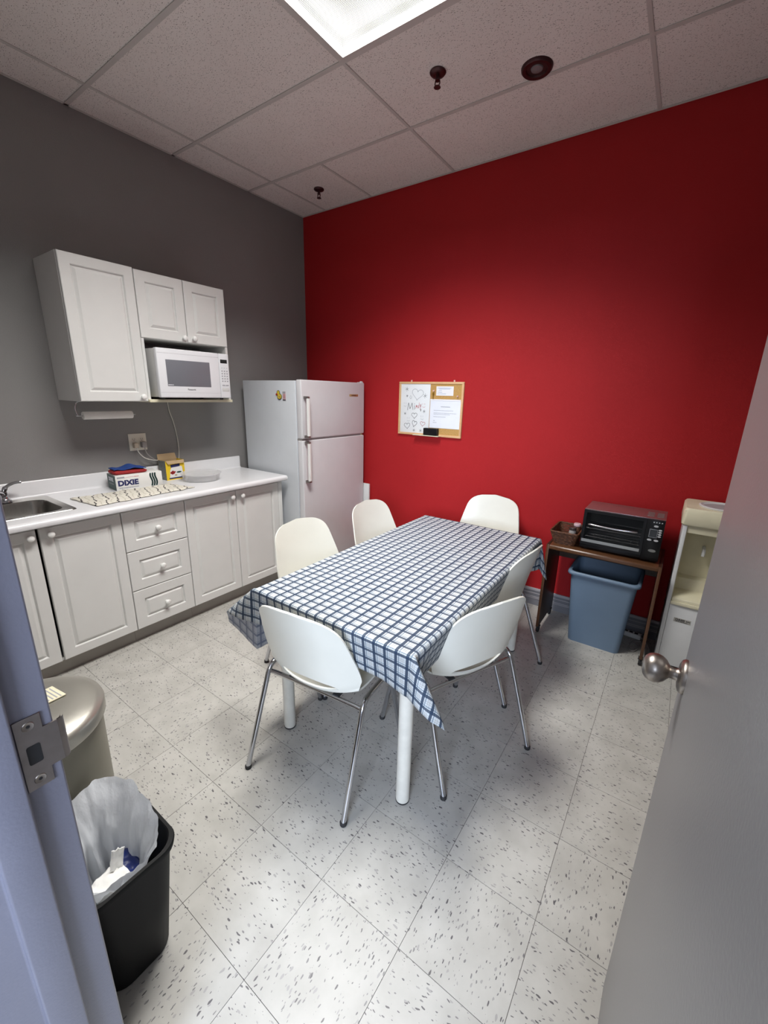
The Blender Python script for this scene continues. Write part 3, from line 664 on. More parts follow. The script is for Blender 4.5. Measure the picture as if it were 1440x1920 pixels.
def blue(u, v):
    a = .008 + u * .190; b = .018 + v * .110
    z = zt + .0275 + .020 * math.exp(-((u - .62) / .20) ** 2) * (.45 + .55 * v) + .007 * math.exp(-((u - .08) / .1) ** 2) + .003 * noise.noise(Vector((u * 9, v * 9, 2)))
    return CP(a, b, z)
bl = build(G().grid(blue, 30, 14), 'folded_cloth', M['bcloth'], smooth=80, label='blue cloth heaped on top of the folded red cloth', cat='cloth', group='folded cloths', fix=False)
md = bl.modifiers.new('thickness', 'SOLIDIFY'); md.thickness = .004; md.offset = 1

# open yellow carton
yo = Vector((.134, -1.566)); y1 = Vector((-.03, 1)).normalized(); y2 = Vector((-y1.y, y1.x)); yc = thing('open_carton', 'open yellow grocery carton standing on the worktop', 'box', (yo.x, yo.y, CZ))
def YP(a, b, z): q = yo + y1 * a + y2 * b; return (q.x, q.y, CZ + z)
YW, YD, YH = .142, .095, .140
def slab(p0, p1, p2, p3, nrm, t):
    n = Vector(nrm) * t; P = [Vector(p) for p in (p0, p1, p2, p3)]
    return G().add(P + [p + n for p in P], [(3, 2, 1, 0), (4, 5, 6, 7), (0, 1, 5, 4), (1, 2, 6, 5), (2, 3, 7, 6), (3, 0, 4, 7)])
n1 = (y2.x, y2.y, 0); n2 = (y1.x, y1.y, 0); th = .0015
build(slab(YP(0, 0, 0), YP(YW, 0, 0), YP(YW, 0, YH), YP(0, 0, YH), n1, th), 'front_panel', M['yellow'], yc)
build(slab(YP(0, YD, 0), YP(YW, YD, 0), YP(YW, YD, YH), YP(0, YD, YH), n1, -th), 'back_panel', M['kraft'], yc)
build(slab(YP(0, 0.002, 0), YP(0, YD - .002, 0), YP(0, YD - .002, YH), YP(0, 0.002, YH), n2, th), 'side_panel', M['cgrey'], yc)
build(slab(YP(YW, 0.002, 0), YP(YW, YD - .002, 0), YP(YW, YD - .002, YH), YP(YW, .002, YH), n2, -th), 'side_panel', M['yellow'], yc)
build(slab(YP(0.002, 0.002, 0), YP(YW - .002, 0.002, 0), YP(YW - .002, YD - .002, 0), YP(.002, YD - .002, 0), (0, 0, 1), th), 'base', M['kraft'], yc)
build(slab(YP(0, YD, YH), YP(YW, YD, YH), YP(YW - .004, YD + .012, YH + .040), YP(.004, YD + .012, YH + .040), n1, -th), 'back_flap', M['kraft'], yc)
build(slab(YP(.002, -.001, YH), YP(YW - .002, -.001, YH), YP(YW - .008, -.012, YH - .022), YP(.012, -.012, YH - .022), n1, -th), 'front_flap', M['kraft'], yc)
def YF(a, z): return YP(a, -.0006, z)
def YF2(a, z): return YP(a, -.0010, z)
def ell(c0, c1, r0, r1, n=16): return [(c0 + r0 * math.cos(2 * PI * k / n), c1 + r1 * math.sin(2 * PI * k / n)) for k in range(n)]
def yface(name, m, poly, f=YF): return build(G().add([f(a, z) for a, z in poly], [tuple(range(len(poly)))]), name, m, yc)
yface('print_panel', M['cwhite'], [(.022, .008), (.130, .008), (.122, .092), (.106, .096), (.044, .096), (.030, .07)])
yface('title_band', M['inkb'], [(.036, .090), (.106, .094), (.106, .114), (.036, .110)], YF2)
for (a, z, r) in ((.038, .052, .009), (.049, .058, .009), (.056, .050, .008), (.046, .046, .008), (.064, .056, .006)): yface('berry', M['rcloth'], ell(a, z, r, r), YF2)
yface('leaf', M['green'], ell(.096, .052, .020, .006), YF2)
yface('biscuit', M['kraft'], ell(.070, .032, .010, .005), YF2)
g = G(); ribbon(g, [(.020, .012), (.120, .012)], .009, lambda a, z, o_: YF2(a, z), 0); build(g, 'print_band', M['inkb'], yc)

# round clear tub
tcx, tcy = .277, -1.385
tub = thing('plastic_tub', 'shallow round frosted plastic tub on the worktop', 'tub', (tcx, tcy, CZ))
build(G().lathe([(.0, .002), (.118, .002), (.124, .006), (.132, .046), (.137, .050), (.137, .053), (.131, .052), (.121, .008), (.116, .0045), (0, .0045)], (tcx, tcy, CZ), seg=48), 'bowl', M['clear'], tub, smooth=40)
build(G().lathe([(.137, .049), (.1395, .051), (.1395, .055), (.136, .055)], (tcx, tcy, CZ), seg=48), 'rim', M['clear'], tub, smooth=40)

# ------------------------------------------------------------------ outlet, plugs, cords, towel bar
ol = thing('wall_outlet', 'ivory double wall outlet above the worktop', 'outlet', (.003, -1.673, 1.13))
bx('cover_plate', M['ivory'], ol, 0, .006, -1.732, -1.614, 1.130, 1.246, bevel=.002)
for yy in (-1.699, -1.647):
    for zz in (1.168, 1.208):
        s_ = build(G().lathe([(.0165, .006), (.0165, .0075), (.0, .0078)], (0, yy, zz), (1, 0, 0), 20), 'socket', M['ivory'], ol, smooth=40)
        build(G().box(.0076, .0082, yy - .007, yy - .005, zz - .003, zz + .006).box(.0076, .0082, yy + .005, yy + .007, zz - .003, zz + .006).lathe([(.0022, .0076), (.0022, .0082), (0, .0082)], (0, yy, zz - .009), (1, 0, 0), 8), 'slots', M['black'], s_)
mc = thing('appliance_lead', 'beige power cord plugged into the left socket', 'cord', (.03, -1.699, .93), group='power cords at the outlet')
build(G().box(.0085, .040, -1.714, -1.684, 1.150, 1.186), 'plug', M['cordb'], mc, bevel=.004)
build(G().tube(smooth_path([(.034, -1.699, 1.158), (.048, -1.695, 1.120), (.050, -1.66, 1.078), (.040, -1.60, 1.056), (.030, -1.53, 1.046), (.020, -1.44, 1.030), (.012, -1.40, 1.030), (.008, -1.385, 1.15), (.006, -1.40, 1.30), (.005, -1.425, 1.40), (.005, -1.43, 1.467)], 6), .0032, 8), 'cable', M['cordw'], mc, smooth=60)
mc2 = thing('appliance_lead', 'grey power cord plugged into the right socket', 'cord', (.03, -1.647, .93), group='power cords at the outlet')
build(G().box(.0085, .044, -1.662, -1.632, 1.150, 1.190), 'plug', M['cordg'], mc2, bevel=.004)
build(G().tube(smooth_path([(.036, -1.647, 1.156), (.042, -1.640, 1.110), (.040, -1.60, 1.066), (.026, -1.55, 1.040), (.018, -1.48, 1.022), (.015, -1.40, 1.018)], 6), .0034, 8), 'cable', M['cordg'], mc2, smooth=60)
ph = thing('paper_towel_holder', 'chrome wire paper towel holder with nearly empty roll under the wall cabinet', 'towel holder', (.16, -1.9, 1.36))
build(G().tube(smooth_path([(.16, -2.03, 1.4715), (.16, -2.058, 1.462), (.16, -2.072, 1.425), (.16, -2.062, 1.390), (.16, -2.045, 1.384), (.16, -1.735, 1.386)], 6), .0032, 8), 'wire', M['chrome'], ph, smooth=60)
build(G().lathe([(.009, 0), (.0225, 0), (.0232, .003), (.0232, .277), (.0225, .28), (.009, .28)], (.16, -2.037, 1.385), (0, 1, 0), 24), 'roll', M['tissue'], ph, smooth=40)

# ------------------------------------------------------------------ microwave
mwx, my0, my1, mz0, mz1 = .400, -1.677, -1.167, 1.498, 1.796
mw = thing('microwave', 'white microwave oven on the shelf of the wall cabinet', 'microwave', (.2, -1.42, 1.4855))
bx('case', M['mwside'], mw, .055, mwx - .034, my0 + .004, my1 - .004, mz0 + .002, mz1 - .003, bevel=.004)
ysp = -1.246
fd = bx('door', M['mw'], mw, mwx - .034, mwx, my0, ysp - .0008, mz0, mz1, bevel=.006, seg=3)
bx('window', M['mwglass'], fd, mwx - .003, mwx + .0006, -1.625, -1.320, 1.568, 1.730, bevel=.002)
bx('door_seam', M['key'], fd, mwx - .004, mwx + .0003, my0 + .004, ysp - .003, 1.7665, 1.7678)
bx('door_seam', M['key'], fd, mwx - .004, mwx + .0003, my0 + .004, ysp - .003, 1.5295, 1.5303)
text('lettering', 'Panasonic', .0145, M['ink'], fd, (mwx + .0002, -1.465, 1.550), (0, 1, 0), (0, 0, 1), bold=.0002)
dashes('small_print', M['paper'], fd, (mwx + .0009, -1.604, 1.577), (0, 1, 0), (0, 0, 1), .034, .005, 6)
cpn = bx('control_panel', M['mw'], mw, mwx - .034, mwx, ysp + .0008, my1, mz0, mz1, bevel=.006, seg=3)
bx('display', M['black'], cpn, mwx - .002, mwx + .0006, -1.236, -1.182, 1.732, 1.757, bevel=.001)
for r in range(5):
    for c in range(3): bx('key', M['key'], cpn, mwx - .002, mwx + .0008, -1.232 + c * .0195, -1.222 + c * .0195, 1.676 - r * .0170, 1.684 - r * .0170)
for c in range(3): bx('key', M['inkg'], cpn, mwx - .002, mwx + .0005, -1.231 + c * .0195, -1.223 + c * .0195, 1.699, 1.702)
for c in range(2): bx('key', M['key'], cpn, mwx - .002, mwx + .0008, -1.232 + c * .027, -1.209 + c * .027, 1.580, 1.588)
bx('open_button', M['mwside'], cpn, mwx - .002, mwx + .0012, -1.235, -1.178, 1.542, 1.566, bevel=.002)
g = G()
for r in range(6): g.box(.10, .22, my0 + .0032, my0 + .0045, 1.55 + r * .035, 1.558 + r * .035)
build(g, 'vent_slots', M['key'], mw)
for x in (.09, .34):
    for y in (my0 + .04, my1 - .04): build(G().lathe([(.011, 0), (.012, .008), (.012, .0145)], (x, y, 1.4855), seg=12), 'foot', M['rubber'], mw)

# ------------------------------------------------------------------ refrigerator
fx0, fx1, fy0, fy1 = .075, .692, -.820, -.055
fr = thing('refrigerator', 'white top-freezer refrigerator in the corner', 'refrigerator', (.4, -.437, 0))
bx('body', M['frside'], fr, fx0, fx1, fy0, fy1, .02, 1.633, bevel=.006)
bx('gasket', M['gasket'], fr, fx1, fx1 + .012, fy0 + .012, fy1 - .012, .10, 1.628)
fz_ = bx('freezer_door', M['fr'], fr, fx1 + .012, .757, fy0, fy1, 1.204, 1.640, bevel=.009, seg=4)
fg = bx('fridge_door', M['fr'], fr, fx1 + .012, .757, fy0, fy1, .105, 1.190, bevel=.009, seg=4)
bx('kick_grille', M['rubber'], fr, fx1 - .02, fx1 + .03, fy0 + .01, fy1 - .01, .015, .095)
bx('divider', M['cordg'], fr, fx1 + .004, .742, fy0 + .006, fy1 - .006, 1.1905, 1.2035)
def handle(par, z0, z1, zc):
    yh = -.783
    h = build(G().rings([[(x, y, z) for (x, y) in [(.786, yh - .013), (.798, yh - .013), (.801, yh - .008), (.801, yh + .008), (.798, yh + .013), (.786, yh + .013)]] for z in (z0 + .006, z1 - .006)]), 'handle', M['knob'], par, smooth=50)
    bx('handle_grip', M['cordg'], h, .784, .7862, yh - .011, yh + .0135, z0 + .008, z1 - .008)
    for z in (z0, z1):
        build(G().rings([[(.7565, yh - .016, z - .010), (.7565, yh + .030, z - .010), (.7565, yh + .030, z + .010), (.7565, yh - .016, z + .010)], [(.780, yh - .014, z - .009), (.780, yh + .012, z - .009), (.780, yh + .012, z + .009), (.780, yh - .014, z + .009)], [(.800, yh - .012, z - .007), (.800, yh + .010, z - .007), (.800, yh + .010, z + .007), (.800, yh - .012, z + .007)]]), 'handle_bracket', M['plate'], h, bevel=.002)
handle(fz_, 1.222, 1.512, 0); handle(fg, .872, 1.176, 0)
bx('badge', M['gold'], fz_, .7565, .7590, -.262, -.145, 1.524, 1.542, bevel=.002)
dashes('badge_print', M['ink'], fz_, (.7593, -.2035, 1.533), (0, 1, 0), (0, 0, 1), .062, .008, 7)
build(G().lathe([(.014, 0), (.014, .010), (.010, .013), (0, .013)], (.735, -.075, 1.640), seg=16).box(.70, .748, -.088, -.062, 1.634, 1.646), 'hinge_cap', M['fr'], fr, bevel=.001)
build(G().lathe([(.013, 0), (.013, .012), (0, .013)], (.735, -.075, 1.1905), seg=16), 'mid_hinge', M['gold'], fr)
# fridge magnets (side panel faces -y)
dk = thing('duck_magnet', 'small yellow duck magnet on the side of the refrigerator', 'magnet', (.515, -.8205, 1.50))
def MF(a, z, o_): return (a, -.8205 - o_, z)
def disc(name, m, poly, o0, o1, par): 
    n = len(poly); g = G().add([MF(a, z, o0) for a, z in poly] + [MF(a, z, o1) for a, z in poly], [tuple(range(n))[::-1], tuple(range(n, 2 * n))] + [(i, (i + 1) % n, n + (i + 1) % n, n + i) for i in range(n)])
    return build(g, name, m, par)
disc('outline', M['duckb'], ell(.522, 1.513, .026, .023), 0, .003, dk); disc('outline', M['duckb'], ell(.510, 1.541, .017, .019), 0, .0031, dk)
disc('body', M['yel'], ell(.523, 1.514, .021, .018), .003, .005, dk); disc('head', M['yel'], ell(.511, 1.541, .013, .015), .003, .0048, dk)
disc('bill', M['orange'], ell(.494, 1.530, .011, .007), .0, .0052, dk); disc('wing', M['gold'], ell(.526, 1.512, .010, .007), .005, .006, dk); disc('eye', M['duckb'], ell(.508, 1.545, .002, .0025, 8), .0048, .0056, dk)
lm_ = thing('label_magnet', 'narrow pink and grey label magnet beside the duck magnet', 'magnet', (.575, -.8205, 1.485))
disc('card', M['pink'], [(.558, 1.486), (.592, 1.486), (.592, 1.552), (.558, 1.552)], 0, .002, lm_)
disc('header', M['inkg'], [(.559, 1.537), (.591, 1.537), (.591, 1.551), (.559, 1.551)], .002, .0025, lm_)
disc('footer', M['ink'], [(.559, 1.486), (.591, 1.486), (.591, 1.493), (.559, 1.493)], .002, .0025, lm_)
g = G()
for k in range(5): ribbon(g, [(.565, 1.532 - k * .007), (.586, 1.532 - k * .007)], .0018, MF, .0026)
build(g, 'print_lines', M['inkr'], lm_)
wp = bx('white_board_panel', M['cab'], None, .30, .803, -.034, -.016, 0, .736, bevel=.002, label='white panel standing between refrigerator and red wall', cat='panel')

# ------------------------------------------------------------------ notice board on the red wall
nb = thing('notice_board', 'wood-framed half whiteboard half cork notice board on the red wall', 'notice board', (1.39, -.006, 1.224))
bx0, bx1, bz0, bz1 = 1.101, 1.692, 1.224, 1.653
bx('backing', M['cork'], nb, bx0 + .004, bx1 - .004, -.010, -.0005, bz0 + .004, bz1 - .004)
bx('whiteboard_panel', M['board'], nb, 1.118, 1.398, -.0135, -.010, 1.236, 1.638, bevel=.001)
bx('cork_panel', M['cork'], nb, 1.400, 1.676, -.0125, -.010, 1.240, 1.638)
for (a, b, c, d) in ((bx0, bx1, bz1 - .017, bz1), (bx0, bx1, bz0, bz0 + .017), (bx0, bx0 + .017, bz0 + .017, bz1 - .017), (bx1 - .017, bx1, bz0 + .017, bz1 - .017)):
    bx('frame_rail', M['oak'], nb, a, b, -.020, -.0005, c, d, bevel=.002)
for x in (1.212, 1.602): bx('hanger', M['pin'], nb, x - .007, x + .007, -.006, -.001, bz1, bz1 + .014, bevel=.002)
def BF(a, z, o_): return (a, -.0135 - o_, z)
def heart(cx, cz, w_, h_, tilt=0.0, n=26):
    out = []
    for k in range(n + 1):
        t = 2 * PI * k / n; x = 16 * math.sin(t) ** 3 / 16; y = (13 * math.cos(t) - 5 * math.cos(2 * t) - 2 * math.cos(3 * t) - math.cos(4 * t)) / 17
        x, y = x * w_, y * h_; out.append((cx + x * math.cos(tilt) - y * math.sin(tilt), cz + x * math.sin(tilt) + y * math.cos(tilt)))
    return out
ink = G(); gr = G(); rd = G(); O_ = .0006
ribbon(gr, heart(1.281, 1.557, .054, .052, -.12), .0028, BF, O_)
ribbon(ink, heart(1.257, 1.384, .027, .027), .0028, BF, O_)
ribbon(ink, heart(1.189, 1.297, .029, .028, .1), .0026, BF, O_)
ribbon(ink, heart(1.260, 1.318, .023, .030, -.25), .0030, BF, O_)
ribbon(rd, heart(1.340, 1.320, .023, .022, -.1), .0028, BF, O_)
for pts in ([(1.188, 1.424), (1.196, 1.484), (1.212, 1.436), (1.231, 1.484), (1.240, 1.430)], [(1.254, 1.464), (1.256, 1.432)], [(1.253, 1.478), (1.255, 1.474)]): ribbon(ink, pts, .0034, BF, O_)
for pts in ([(1.268, 1.440), (1.271, 1.468), (1.274, 1.452), (1.281, 1.466), (1.284, 1.442)], [(1.300, 1.488), (1.299, 1.446), (1.291, 1.448), (1.290, 1.462), (1.299, 1.464)], [(1.306, 1.474), (1.312, 1.456), (1.319, 1.478), (1.312, 1.440), (1.306, 1.432)]): ribbon(rd, pts, .0032, BF, O_)
ribbon(ink, [(1.318, 1.436), (1.316, 1.422)], .006, BF, O_)
def star(cx, cz, r): 
    for k in range(3): a = .4 + k * PI / 3; ribbon(ink, [(cx - r * math.cos(a), cz - r * math.sin(a)), (cx + r * math.cos(a), cz + r * math.sin(a))], .0020, BF, O_)
for c in ((1.176, 1.594, .017), (1.352, 1.543, .018), (1.165, 1.396, .011), (1.349, 1.420, .013), (1.322, 1.262, .014), (1.180, 1.540, .010), (1.258, 1.262, .012)): star(*c)
def smiley(cx, cz, g): 
    ribbon(g, [(cx - .010, cz + .014), (cx - .010, cz + .002)], .0018, BF, O_); ribbon(g, [(cx + .008, cz + .014), (cx + .008, cz + .002)], .0018, BF, O_)
    ribbon(g, [(cx - .012, cz - .012), (cx - .004, cz - .018), (cx + .006, cz - .018), (cx + .013, cz - .011)], .0020, BF, O_)
smiley(1.163, 1.472, gr); smiley(1.344, 1.470, rd); smiley(1.332, 1.372, gr); smiley(1.200, 1.352, gr); ribbon(gr, [(1.214, 1.545), (1.206, 1.528), (1.214, 1.516), (1.224, 1.524), (1.222, 1.540)], .0022, BF, O_)
wbp = [o for o in nb.children if o.name.startswith('whiteboard_panel')][0]
build(ink, 'black_marker_drawing', M['ink'], wbp); build(gr, 'grey_marker_drawing', M['inkg'], wbp); build(rd, 'red_marker_drawing', M['inkr'], wbp)
sh = thing('notice_sheet', 'white printed notice sheet pinned on the cork half', 'paper', (1.54, -.014, 1.293))
bx('sheet', M['paper'], sh, 1.404, 1.678, -.0150, -.0138, 1.293, 1.508)
bx('top_strip', M['card'], sh, 1.404, 1.672, -.0175, -.0152, 1.508, 1.520)
def SF(a, z, o_): return (a, -.0150 - o_, z)
g = G(); rng = random.Random(3)
def words(x0, x1, z, h):
    x = x0
    while x < x1:
        l = rng.uniform(.006, .016); ribbon(g, [(x, z), (min(x + l, x1), z)], h, SF, .0006); x += l + .003
words(1.503, 1.583, 1.462, .0045)
for (a, b, z) in ((1.440, 1.612, 1.433), (1.440, 1.640, 1.412), (1.440, 1.586, 1.402), (1.440, 1.548, 1.383), (1.440, 1.452, 1.352), (1.438, 1.472, 1.337)): words(a, b, z, .0028)
build(g, 'print_lines', M['inkg'], sh)
cd_ = thing('index_card', 'small white card with blue writing above the notice sheet', 'card', (1.528, -.014, 1.548))
bx('card', M['card'], cd_, 1.453, 1.604, -.0142, -.0128, 1.548, 1.619)
g = G()
def SF2(a, z, o_): return (a, -.0142 - o_, z)
for (a, b, z) in ((1.466, 1.585, 1.606), (1.480, 1.575, 1.598), (1.475, 1.502, 1.588), (1.470, 1.505, 1.574), (1.466, 1.540, 1.562)): ribbon(g, [(a, z), (b, z)], .0024, SF2, .0005)
build(g, 'handwriting', mat('ink_blue', (.22, .30, .50), .7), cd_)
for (x, z, lb) in ((1.434, 1.585, 'clear push pin holding hook on the cork left of the card'), (1.646, 1.546, 'clear push pin near the right frame of the board')):
    build(G().lathe([(.003, .0128), (.003, .018), (.0055, .019), (.0055, .021), (.0035, .023), (.0040, .028), (.006, .030), (0, .031)], (x, 0, z), (0, -1, 0), 12), 'push_pin', M['pin'], smooth=40, label=lb, cat='push pin', group='push pins')
ky_ = thing('hanging_key', 'small brass key hanging from a push pin on the cork', 'key', (1.43, -.0205, 1.52))
build(G().lathe([(.010, .0200), (.010, .0225), (0, .0225)], (1.430, 0, 1.562), (0, -1, 0), 14).box(1.4265, 1.4335, -.0225, -.0200, 1.520, 1.556), 'blade', M['brass'], ky_)
er = thing('board_eraser', 'black felt eraser resting on the board ledge', 'eraser', (1.434, -.035, 1.229))
bx('felt', M['blackpl'], er, 1.370, 1.498, -.032, -.0205, 1.232, 1.290, bevel=.003); bx('grip', M['ovenblk'], er, 1.370, 1.498, -.054, -.032, 1.232, 1.290, bevel=.005)
bx('pen_tray', M['cream'], nb, 1.272, 1.514, -.058, -.0202, 1.2255, 1.2315, bevel=.001)

# ================================================================== table, cloth, chairs
TX0, TX1, TY0, TY1, TZ = 1.752, 2.528, -2.068, -.622, .738
tb_ = thing('dining_table', 'rectangular table with round white legs under a plaid cloth', 'table', ((TX0 + TX1) / 2, (TY0 + TY1) / 2, 0))
bx('table_top', M['ttop'], tb_, TX0, TX1, TY0, TY1, TZ - .028, TZ, bevel=.006)
build(G().box(TX0 + .06, TX1 - .06, TY0 + .055, TY0 + .075, TZ - .075, TZ - .028).box(TX0 + .06, TX1 - .06, TY1 - .075, TY1 - .055, TZ - .075, TZ - .028)
      .box(TX0 + .055, TX0 + .075, TY0 + .075, TY1 - .075, TZ - .075, TZ - .028).box(TX1 - .075, TX1 - .055, TY0 + .075, TY1 - .075, TZ - .075, TZ - .028), 'apron', M['leg'], tb_)
for x in (TX0 + .066, TX1 - .066):
    for y in (TY0 + .088, TY1 - .088):
        l = build(G().lathe([(.0265, .008), (.0270, .012), (.0275, TZ - .05), (.0275, TZ - .029)], (x, y, 0), seg=28), 'leg', M['leg'], tb_, smooth=40)
        build(G().lathe([(.0255, 0), (.0275, .003), (.0275, .0078), (.026, .0082)], (x, y, 0), seg=28), 'foot_cap', M['rubber'], l, smooth=40)
# plaid cloth
OL, OR_, ON, OF = .315, .200, .165, .175      # overhang left, right, near, far
CZT = TZ + .0025; W_, L_ = TX1 - TX0, TY1 - TY0
def bend(e, a):                              # e = length beyond the edge, a = flare angle
    r = .014; arc = r * (PI / 2 - a)
    if e < arc: th_ = e / r; return r * math.sin(th_), r * (1 - math.cos(th_))
    o = r * math.cos(a); d = r * (1 - math.sin(a)); k = e - arc
    return o + k * math.sin(a), d + k * math.cos(a)
CORN = {(-1, -1): (48, .10, 55), (1, -1): (27, .14, 50), (1, 1): (12, .16, 48), (-1, 1): (30, .25, 45)}    # fold angle, how far the fold opens
def cloth(p, q):
    sx = -1 if p < 0 else (1 if p > W_ else 0); sy = -1 if q < 0 else (1 if q > L_ else 0)
    ex = -p if p < 0 else max(0, p - W_); ey = -q if q < 0 else max(0, q - L_)
    bxp = min(max(p, 0), W_); byp = min(max(q, 0), L_)
    def side_a(d, ph, push): k_ = min(1, d / .14); return .012 + .010 * math.sin(ph * 15) + .03 * math.exp(-d / .10) - push * k_ * k_ * (3 - 2 * k_)
    if sx == 0 and sy == 0:
        wob = .0012 * noise.noise(Vector((p * 6, q * 6, 0)))
        return (TX0 + p, TY0 + q, CZT + max(-.0008, wob))
    if sy == 0:
        d = min(q, L_ - q); o, h = bend(ex, side_a(d, q, .30 if sx > 0 else .0)); return (TX0 + bxp + sx * o, TY0 + q, CZT - h)
    if sx == 0:
        d = min(p, W_ - p); o, h = bend(ey, side_a(d, p, .16 if sy < 0 else .0)); return (TX0 + p, TY0 + byp + sy * o, CZT - h)
    # corner: the spare quarter of cloth hangs as one fold standing out along the short side of the table
    r = math.hypot(ex, ey); ph = math.degrees(math.atan2(ex, ey)); A_, op, f0 = CORN[(sx, sy)]
    k = (ph - f0) / (f0 if ph < f0 else 90 - f0); tri = 1 - (math.sqrt(k * k + .012) - .1095) / (math.sqrt(1.012) - .1095)
    al = math.radians(A_) * tri
    o0, h0 = bend(r, .042); th_ = math.radians(ph)
    out = r * math.sin(al); down = h0 * math.cos(al)
    back = op * r * math.sin(PI * min(1, max(0, (ph - f0 + 12) / (102 - f0)))) ** 1.2
    fwd = .10 * r * math.sin(PI * min(1, ph / 60))
    return (TX0 + bxp + sx * (out + o0 * math.sin(th_)), TY0 + byp + sy * (o0 * math.cos(th_) + fwd - back), CZT - down)
def axis_samples(lo, w_, hi, nin, nout):
    s = [-lo + lo * i / nout for i in range(nout)]
    s += [w_ * i / nin for i in range(nin + 1)] + [w_ + hi * (i + 1) / nout for i in range(nout)]
    extra = [-.022, -.018, -.014, -.010, -.006, -.003, w_ + .003, w_ + .006, w_ + .010, w_ + .014, w_ + .018, w_ + .022]
    return sorted(set(s + extra))
PS = axis_samples(OL, W_, OR_, 44, 20); QS = axis_samples(ON, L_, OF, 70, 18)
g = G(); nP = len(PS)
for q in QS:
    for p in PS: g.uv[len(g.v)] = (p, q); g.v.append(cloth(p, q))
for j in range(len(QS) - 1):
    for i in range(nP - 1): g.f.append((j * nP + i, j * nP + i + 1, (j + 1) * nP + i + 1, (j + 1) * nP + i))
tc_o = build(g, 'tablecloth', None, smooth=80, mats=[M['plaid'], M['plaid_back']], label='blue and white plaid tablecloth draped over the table', cat='tablecloth', fix=False)
md = tc_o.modifiers.new('thickness', 'SOLIDIFY'); md.thickness = .0012; md.offset = -1; md.material_offset = 1; md.material_offset_rim = 0

# shell chair, facing local +y, rear feet at y = -.245
KEYS = [  # y, z, half width, edge forward, edge rise
    (.212, .412, .165, 0, .004), (.205, .428, .185, 0, .006), (.175, .438, .198, 0, .010), (.09, .434, .208, 0, .020), (0, .427, .212, .0, .028), (-.075, .424, .214, .005, .040),
    (-.118, .430, .216, .022, .046), (-.136, .446, .220, .040, .046), (-.145, .470, .226, .046, .040), (-.152, .505, .232, .050, .026), (-.163, .56, .230, .048, .012), (-.180, .63, .218, .042, .004),
    (-.200, .70, .203, .038, 0), (-.214, .755, .192, .030, 0), (-.226, .80, .184, .026, 0)]
def key_at(t):
    n = len(KEYS) - 1; x = min(t * n, n - 1e-6); i = int(x); f = x - i
    a, b, c, d = KEYS[max(i - 1, 0)], KEYS[i], KEYS[i + 1], KEYS[min(i + 2, n)]
    return [.5 * (2 * b[k] + (c[k] - a[k]) * f + (2 * a[k] - 5 * b[k] + 4 * c[k] - d[k]) * f * f + (3 * b[k] - a[k] - 3 * c[k] + d[k]) * f ** 3) for k in range(5)]
def shell_pt(u, t):
    y, z, hw, fw, rs = key_at(t); full_w = hw
    zt_ = .690
    if z > zt_:
        k = min(1, (z - zt_) / (.80 - zt_)); hw *= max(0.0, 1 - k ** 3.2) ** (1 / 3.0)
    if t < .14:
        k = (.14 - t) / .14; hw *= max(0, 1 - .30 * k ** 2.5)
    x = u * hw; e = abs(x) / full_w
    return Vector((x, y + fw * e ** 2.1, z + rs * e ** 2.4))
NU, NV, TH, JS = 28, 66, .0075, 35              # JS = junction row between seat and backrest
def lens_h(i):                                   # height of the moulded slot at the foot of the backrest
    c = (i - NU / 2) / (NU / 2); return .092 * math.sqrt(max(0.0, 1 - (c / .64) ** 2))
def shell_grid(tf, j0, j1):
    P = [[shell_pt(-1 + 2 * i / NU, tf(i, j)) for i in range(NU + 1)] for j in range(j0, j1 + 1)]
    N = []
    for j in range(j0, j1 + 1):
        row = []
        for i in range(NU + 1):
            u, t = -1 + 2 * i / NU, tf(i, j)
            du = shell_pt(min(1, u + .03), t) - shell_pt(max(-1, u - .03), t); dv = shell_pt(u, min(1, t + .006)) - shell_pt(u, max(0, t - .006))
            n = du.cross(dv); row.append(n.normalized() if n.length > 1e-9 else Vector((0, 1, 0)))
        N.append(row)
    return P, N
def shell_part(tf, j0, j1, seat):
    P, N = shell_grid(tf, j0, j1); g = G(); nr = j1 - j0; K = (nr + 1) * (NU + 1)
    for s_ in (0, TH): g.v += [tuple(P[j][i] - N[j][i] * s_) for j in range(nr + 1) for i in range(NU + 1)]
    I = lambda i, j, s_: s_ * K + j * (NU + 1) + i
    for j in range(nr):
        for i in range(NU):
            g.f.append((I(i, j, 0), I(i + 1, j, 0), I(i + 1, j + 1, 0), I(i, j + 1, 0))); g.f.append((I(i, j + 1, 1), I(i + 1, j + 1, 1), I(i + 1, j, 1), I(i, j, 1)))
        for i in (0, NU): g.f.append((I(i, j, 0), I(i, j, 1), I(i, j + 1, 1), I(i, j + 1, 0)))
    for i in range(NU):
        op = lens_h(i) > 0 or lens_h(i + 1) > 0
        for j in (0, nr):
            joint = (j == nr) if seat else (j == 0)
            if joint and not op: continue             # the other half continues here
            g.f.append((I(i, j, 0), I(i + 1, j, 0), I(i + 1, j, 1), I(i, j, 1)))
    return g
def t_seat(i, j): return j / NV
def t_back(i, j): t0 = JS / NV + lens_h(i); return t0 + (1 - t0) * (j - JS) / (NV - JS)
